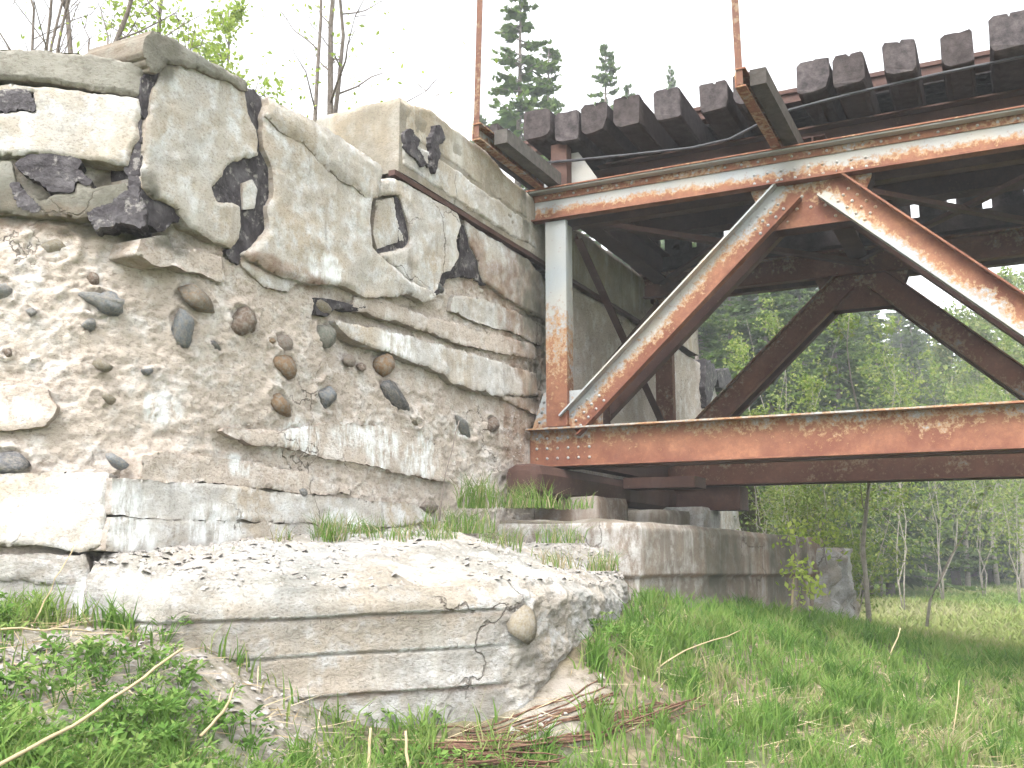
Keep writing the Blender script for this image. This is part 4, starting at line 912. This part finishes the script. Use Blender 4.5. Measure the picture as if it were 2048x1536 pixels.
tree('birch_tree', 'faint far birch with sparse leaves between saplings and railing rod', 'tree', bank(780, 16, 3.4), 4.6, .05, 85, nb=22, f0=.2, spread=.34, nsub=5, lpt=5, lsize=.04)

# ------------------------------------------------------------------ grass, herbs, straw, rubble
def blades(r, P, hgt, wid, lean, rnd):
    n = len(P); az = r.uniform(0, 6.283, n); d = np.stack([np.cos(az), np.sin(az), 0 * az], 1); s = np.stack([-np.sin(az), np.cos(az), 0 * az], 1)
    az2 = r.uniform(0, 6.283, n); s = np.stack([np.cos(az2), np.sin(az2), 0 * az], 1)
    h = hgt[:, None]; w_ = wid[:, None]; l = lean[:, None]
    p1 = P + UP * h * .5 + d * h * l * .25; p2 = P + UP * h * (1 - .25 * l) + d * h * l
    V = np.stack([P - s * w_, P + s * w_, p1 + s * w_ * .8, p1 - s * w_ * .8, p2], 1).reshape(-1, 3)
    i = np.arange(n)[:, None] * 5
    F = np.concatenate([i + [0, 1, 2], i + [0, 2, 3], i + [3, 2, 4]]); return V, F, np.repeat(rnd, 5)
def in_struct(x, y):
    """inside the abutment, footing or bench plan"""
    q = np.stack([x, y, 0 * x], -1) - PC0; t = q @ B; o = q @ W
    fpoly = np.array([F0, FM, F1, F2, F3, F4, P2(-.1, -.6), P2(-.1, -4.1)]); f = poly_sd(np.stack([x, y], 1), fpoly) > -.02
    bench = poly_sd(np.stack([x, y], 1), np.array([P2(-.05, -.5), P2(*K), P2(*E1), P2(-.05, 4.3)])) > -.02
    qb = np.stack([x, y, 0 * x], -1) - bend; lb = ((qb @ FB.n) < .08) & ((qb @ FB.u) < .1)
    return (t < .05) & (o > -4.2) | f | bench | lb
def rubv(x, y):
    v = np.zeros_like(x)
    for (px, py, D, rr) in ((150,1300,3.6,.45),(420,1400,3.75,.4),(40,1330,3.3,.4),(1150,1390,4.75,.17),(1090,1430,4.6,.2),(560,1400,4.0,.25)):
        c = at(px, py, D); v = np.maximum(v, 1 - sstep(.5, 1.2, np.hypot(x - c[0], y - c[1]) / rr))
    return v
r = np.random.default_rng(11)
def scatter(n, px0, px1, d0, d1, pw=1.0):
    D = (r.uniform(d0 ** pw, d1 ** pw, n)) ** (1 / pw); px = r.uniform(px0, px1, n); x = (px - 1024) / 2027 * D
    ok = ~in_struct(x, D); return x[ok], D[ok]
x, y = scatter(80000, -700, 2500, 2.4, 12, 1.4); rb = rubv(x, y); den = fbm(x * 1.1, y * 1.1, 3, 91) + .55 - .9 * rb - .1 * sstep(.3, -1.2, x)
ok = r.uniform(-.3, .5, len(x)) < den; x = x[ok]; y = y[ok]; z = gz(x, y)
dry = fbm(x * .9 + 4, y * .9, 3, 93) + .25 * sstep(4.9, 4.2, y) + .12 * sstep(1.0, 3, x); dry = dry + .5 * fbm(x * 4.5, y * 4.5, 2, 94); rnd = np.clip(.36 + .42 * dry + r.normal(0, .2, len(x)), 0, 1)
hg = (.07 + .11 * r.uniform(0, 1, len(x)) ** 1.5) * (1 + .45 * fbm(x * 1.3, y * 1.3, 2, 95)) * np.where(rnd > .75, .8, 1); ln_ = r.uniform(.1, .7, len(x)) + (rnd > .72) * .8
cx, cy = scatter(900, -200, 2400, 2.6, 9, 1.4); kk = r.integers(0, len(cx), 36000); x2 = cx[kk] + r.normal(0, .035, 36000); y2 = cy[kk] + r.normal(0, .035, 36000); ok = ~in_struct(x2, y2) & (rubv(x2, y2) < .6); x2 = x2[ok]; y2 = y2[ok]; kk = kk[ok]
ch = r.uniform(.6, 1.3, len(cx)); cr_ = np.clip(.3 + r.normal(0, .22, len(cx)), 0, 1)
x = np.r_[x, x2]; y = np.r_[y, y2]; z = np.r_[z, gz(x2, y2)]; hg = np.r_[hg, ch[kk] * r.uniform(.07, .20, len(x2))]; ln_ = np.r_[ln_, r.uniform(.2, .9, len(x2))]; rnd = np.r_[rnd, np.clip(cr_[kk] + r.normal(0, .1, len(x2)), 0, 1)]
V, F, A = blades(r, np.stack([x, y, z - .01], 1), hg, r.uniform(.0022, .0045, len(x)) * (1 + .08 * y), ln_, rnd)
tag(mk('grass', V, F, M['grass'], None, {'rnd': A}), 'fresh green grass with dry blades covering the slope below the bridge', 'grass', kind='stuff')
x, y = scatter(70000, 1250, 2500, 10, 56, .6); z = gz(x, y, False)
rnd = np.clip(.45 + .8 * fbm(x * .25, y * .25, 3, 97) + r.normal(0, .14, len(x)), 0, 1)
V, F, A = blades(r, np.stack([x, y, z - .02], 1), r.uniform(.10, .22, len(x)) * (1 + y * .012), .006 + .0016 * y * r.uniform(.6, 1.2, len(x)), r.uniform(.2, .8, len(x)), rnd)
tag(mk('meadow_grass', V, F, M['field'], None, {'rnd': A}), 'bright flat meadow grass stretching to the forest edge', 'grass', kind='stuff')
# straw litter
x, y = scatter(16000, -300, 2500, 2.6, 10, 1.3); w_ = fbm(x * .9 + 4, y * .9, 3, 93) + .3 * sstep(5.2, 4.4, y); ok = r.uniform(-.35, .35, len(x)) < w_; x = x[ok]; y = y[ok]; z = gz(x, y)
az = r.uniform(0, 6.28, len(x)); Ls = r.uniform(.04, .18, len(x)); a = np.stack([np.cos(az), np.sin(az), r.uniform(-.15, .35, len(x))], 1) * Ls[:, None]
b_ = np.stack([-np.sin(az), np.cos(az), 0 * az + .3], 1) * r.uniform(.0015, .003, len(x))[:, None]
V, F, A = quads(np.stack([x, y, z + .025], 1), a, b_, r.uniform(0, 1, len(x)))
tag(mk('straw_litter', V, F, M['straw'], None, {'rnd': A}), 'flattened pale dry straw lying among the grass', 'straw', kind='stuff')
# ground-elder like herbs
def herb_plants(r, P, hs, rn):
    C = []; A_ = []; B_ = []; RN = []; stem = []
    for p, h, q in zip(P, hs, rn):
        nw = r.uniform(.25, .6); q = q + r.normal(0, .2)
        for k in range(r.integers(3, 6)):
            az = r.uniform(0, 6.283); d = np.array([math.cos(az), math.sin(az), 0]); tip = p + UP * h * r.uniform(.6, 1) + d * h * r.uniform(.15, .55); stem.append((p, tip))
            for g in (-1, 0, 1):
                a2 = az + g * 1.1; d2 = np.array([math.cos(a2), math.sin(a2), r.uniform(-.3, .9)]); b0 = tip + d2 * h * .16
                for e in (-.75, 0, .75):
                    a3 = a2 + e; d3 = np.array([math.cos(a3), math.sin(a3), r.uniform(-.6, .9)]); Ln = h * r.uniform(.10, .17)
                    s3 = np.array([-math.sin(a3), math.cos(a3), r.uniform(-.9, .9)])
                    C.append(b0 + d3 * Ln); A_.append(d3 * Ln); B_.append(s3 * Ln * nw); RN.append(np.clip(q + r.normal(0, .18), 0, 1))
    V, F, A = quads(np.array(C), np.array(A_), np.array(B_), np.array(RN))
    SV = []; 
    for a, b2 in stem:
        w_ = np.array([.0025, .001, 0]); SV += [a - w_, a + w_, b2 + w_ * .6, b2 - w_ * .6]
    n0 = len(V); V = np.concatenate([V, SV]); F = np.concatenate([F, np.arange(len(SV)).reshape(-1, 4) + n0]); A = np.concatenate([A, np.full(len(SV), .3)])
    return V, F, A
x, y = scatter(6200, -650, 1500, 2.3, 5.6, 1.2); dens = .36 - .4 * rubv(x, y) + 1.2 * fbm(x * 1.7, y * 1.7, 3, 101) - .75 * sstep(-.2, 1.4, x); ok = r.uniform(0, 1, len(x)) < dens; x = x[ok]; y = y[ok]
P = np.stack([x, y, gz(x, y) - .01], 1); V, F, A = herb_plants(r, P, r.uniform(.045, .115, len(x)), .5 + .3 * fbm(x * 2, y * 2, 2, 103))
tag(mk('leafy_herbs', V, F, M['herb'], None, {'rnd': A}), 'low leafy green herbs spreading in front of the footing at lower left', 'herbs', kind='stuff')
# rubble chips on the ground and on the footing
x, y = scatter(16000, -250, 1400, 2.6, 5.6, 1.2); ok = r.uniform(0, 1, len(x)) < rubv(x, y) * .55 * (.7 + fbm(x * 4, y * 4, 2, 8)) + .01; x = x[ok]; y = y[ok]
V, F = chips(r, np.stack([x, y, gz(x, y) + .004], 1), .006 + .022 * r.uniform(0, 1, len(x)) ** 3)
tag(mk('rubble', V, F, M['rubble'], None), 'pale broken concrete chips lying at the foot of the wall', 'rubble', kind='stuff')
R_ = FOOTR; i = r.integers(0, R_.shape[0], 9000); j = r.integers(0, R_.shape[1], 9000); P = R_[i, j] + r.normal(0, .006, (9000, 3)) * [1, 1, .3]
ok = (r.uniform(0, 1, 9000) < .45 + .5 * fbm(P[:, 0] * 3, P[:, 1] * 3, 2, 111)); P = P[ok]
V, F = chips(r, P, .005 + .02 * r.uniform(0, 1, len(P)) ** 3); V = np.asarray(V)
tag(mk('concrete_flakes', V, F, M['rubble'], None), 'thin pale concrete flakes littering the sloping top of the footing', 'rubble', kind='stuff')
# grass tufts on the ledge
def tuft(px, py, D, n, h, sp, label, dryp=.25):
    b_ = at(px, py, D); P = b_ + np.stack([np.clip(r.normal(0, sp, n), -1.5 * sp, 1.5 * sp), np.clip(r.normal(0, sp, n), -1.5 * sp, 1.5 * sp), np.zeros(n) - .02], 1); rn = np.clip(np.where(r.uniform(0, 1, n) < dryp, .85, .3) + r.normal(0, .12, n), 0, 1)
    V, F, A = blades(r, P, h * r.uniform(.4, 1.1, n), r.uniform(.002, .0035, n), r.uniform(.1, .9, n), rn)
    tag(mk('grass_tuft', V, F, M['grass'], None, {'rnd': A}, loc=b_), label, 'grass tuft', 'tufts on the footing ledge')
tuft(660, 1085, 5.2, 140, .22, .05, 'dense upright grass tuft on the footing, leftmost of the tall tufts'); tuft(452, 1112, 4.6, 60, .08, .03, 'small low grass tuft on the pale footing slope at left')
tuft(760, 1090, 5.4, 160, .2, .10, 'grass tuft right of the leftmost tall tuft on the ledge', .35); tuft(860, 1092, 5.6, 200, .2, .09, 'widest dark green tuft in the middle of the ledge', .25)
tuft(950, 1010, 6.6, 180, .28, .07, 'tall green tuft against the wall left of the rusty bolster', .2); tuft(1000, 1100, 6.0, 160, .2, .08, 'grass tuft on the ledge in front of the left bench face', .3)
tuft(1060, 1010, 6.8, 130, .22, .10, 'grass growing just below the rounded end of the rusty bolster', .3); tuft(1205, 1135, 6.2, 120, .16, .06, 'yellowish tuft at the right end of the footing beside the bench corner', .6)
tuft(1110, 1130, 5.8, 110, .15, .09, 'dry brownish tuft near the right end of the footing ledge', .75)
tuft(700, 1075, 5.6, 150, .18, .10, 'dark green grass behind the two leftmost tufts of the ledge', .2); tuft(920, 1060, 6.2, 220, .2, .14, 'broad dark grass patch at the foot of the wall left of the bench', .2)
tuft(1120, 1080, 6.5, 120, .16, .10, 'thin grass in front of the middle of the left bench face', .3); tuft(560, 1085, 5.0, 40, .14, .04, 'few thin blades at the wall foot left of the tall tufts', .5)
tuft(1030, 1010, 7.0, 150, .24, .10, 'grass between the wall corner and the rusty bolster', .2); tuft(1130, 1012, 6.9, 120, .14, .12, 'short grass on the bench top beside the bearing block', .3)
# single stalks
def stalk(pts, rad, label, mat='straw', name='dry_stalk'):
    m = MB(); P = [at(*p) for p in pts]; Q = []
    for a, b2 in zip(P[:-1], P[1:]): Q += [a + (b2 - a) * k / 4 for k in range(4)]
    Q.append(P[-1]); Q = [q + r.normal(0, .003, 3) for q in Q]; m.tube(Q, list(np.linspace(rad, rad * .6, len(Q))), 5)
    o = mk(name, m.V, m.F, M[mat], None, {'rnd': np.full(len(m.V), .55)}, True, loc=P[0]); tag(o, label, 'stalk'); return o
stalk([(-60,1560,2.5),(150,1450,2.7),(290,1350,2.95),(366,1298,3.1)], .006, 'long bent tan stalk crossing the lower left corner')
stalk([(400,1475,3.3),(445,1425,3.35),(470,1366,3.4)], .006, 'short curved tan stalk in the herbs right of the long stalk')
stalk([(1580,1270,8.6),(1588,1155,8.7)], .014, 'upright broken tan stem in front of the right end of the bench')
stalk([(735,1560,3.9),(740,1455,3.95)], .008, 'left of two pale yellow upright shoots at the bottom edge'); stalk([(817,1560,3.9),(812,1458,3.95)], .008, 'right of two pale yellow upright shoots at the bottom edge')
stalk([(878,1040,5.9),(890,950,5.95),(918,840,6.2)], .006, 'thin dark bare twig leaning against the wall above the ledge tufts', 'bark', 'twig')
stalk([(70,1245,3.75),(110,1160,3.8),(150,1090,3.95)], .003, 'thin straw leaning on the left wing wall'); stalk([(0,1258,3.5),(90,1258,3.55),(185,1262,3.65)], .004, 'pale straw lying level on the rubble at far left')
stalk([(1770,1340,7.2),(1800,1255,7.3)], .006, 'short leaning reed in the grass right of the bench'); stalk([(1905,1480,5.6),(1920,1360,5.7)], .004, 'thin reed standing at lower right')
stalk([(1240,1385,4.9),(1370,1300,5.6),(1480,1262,6.4)], .005, 'pale straw lying across the grass below the bench'); stalk([(775,1478,4.25),(960,1482,4.4),(1110,1478,4.5)], .004, 'straight pale straw lying below the footing')
# reddish dead stems
def bundle(pts, n, spread, rad, label):
    base = [at(*p) for p in pts]; b0 = base[0].copy(); m = MB()
    for k in range(n):
        off = r.normal(0, spread, 3) * [1, 1, .5]; Q = []
        for a, b2 in zip(base[:-1], base[1:]):
            for f in np.linspace(0, 1, 5)[:-1]:
                q = a + (b2 - a) * f + off + r.normal(0, .006, 3); q[2] = max(q[2], float(gz(q[:1], q[1:2])[0]) + .004) ; Q.append(q)
        m.tube(Q[r.integers(0, 3):len(Q) - r.integers(0, 3)], rad * r.uniform(.6, 1.3), 4)
    o = mk('dead_stems', m.V, m.F, M['dead'], None, {}, True, loc=b0); tag(o, label, 'dead stems')
bundle([(790,1505,4.2),(980,1500,4.3),(1180,1480,4.5),(1290,1440,4.75),(1420,1390,5.1)], 16, .035, .004, 'long reddish brown bundle of dead stems curving through the grass, lowest of three')
bundle([(900,1475,4.4),(1020,1470,4.5),(1150,1430,4.65),(1250,1405,4.85)], 12, .025, .004, 'reddish dead stems directly below the footing, middle of three bundles')
bundle([(860,1535,4.05),(1000,1520,4.2),(1150,1530,4.2)], 12, .03, .004, 'reddish dead stems at the bottom picture edge')
# bright young leaves at the bench end
def leafbush(px, py, D, n, sp, label):
    b_ = at(px, py + 60, D); root = empty('seedling', b_); tag(root, label, 'seedling', 'seedlings at the bench end'); m = MB()
    tip = at(px, py, D); m.tube([b_ - UP * .05, (b_ + tip) / 2 + r.normal(0, .02, 3), tip], [.006, .005, .003], 4); m.build('stem', M['bark'], root)
    V, F, A = leaves(r, tip + r.normal(0, sp, (n * 3, 3)), .03); mk('foliage', V, F, M['birch'], root, {'rnd': .3 + A * .7})
leafbush(1590, 1065, 8.6, 26, .07, 'bright green seedling leaves at the top right of the bench'); leafbush(1595, 1140, 8.5, 22, .06, 'bright green seedling leaves halfway down the bench front')
leafbush(1615, 1175, 8.4, 26, .07, 'bright green seedling leaves low beside the upright broken stem'); leafbush(1655, 1070, 9.5, 30, .09, 'bright green leaves right of the broken bench end')

# ------------------------------------------------------------------ added hazy volume: lifts the darks like lens glare, pales the distance
hb = MB(); hb.box(lambda a, c, d: np.array([a, c, d]), (-420, 420), (-420, 420), (-6, 26))
hm = bpy.data.materials.new('glare_haze_air'); hm.use_nodes = True; hn = hm.node_tree; hm.cycles.homogeneous_volume = True
hn.nodes.remove(hn.nodes['Principled BSDF']); pv = hn.nodes.new('ShaderNodeVolumePrincipled')
pv.inputs['Color'].default_value = (.91, .95, .985, 1); pv.inputs['Density'].default_value = .0036
hn.links.new(pv.outputs[0], hn.nodes['Material Output'].inputs['Volume'])
tag(hb.build('glare_haze', hm), 'hazy volume added to stand in for lens glare and pale distance', 'glare_haze', kind='stuff')
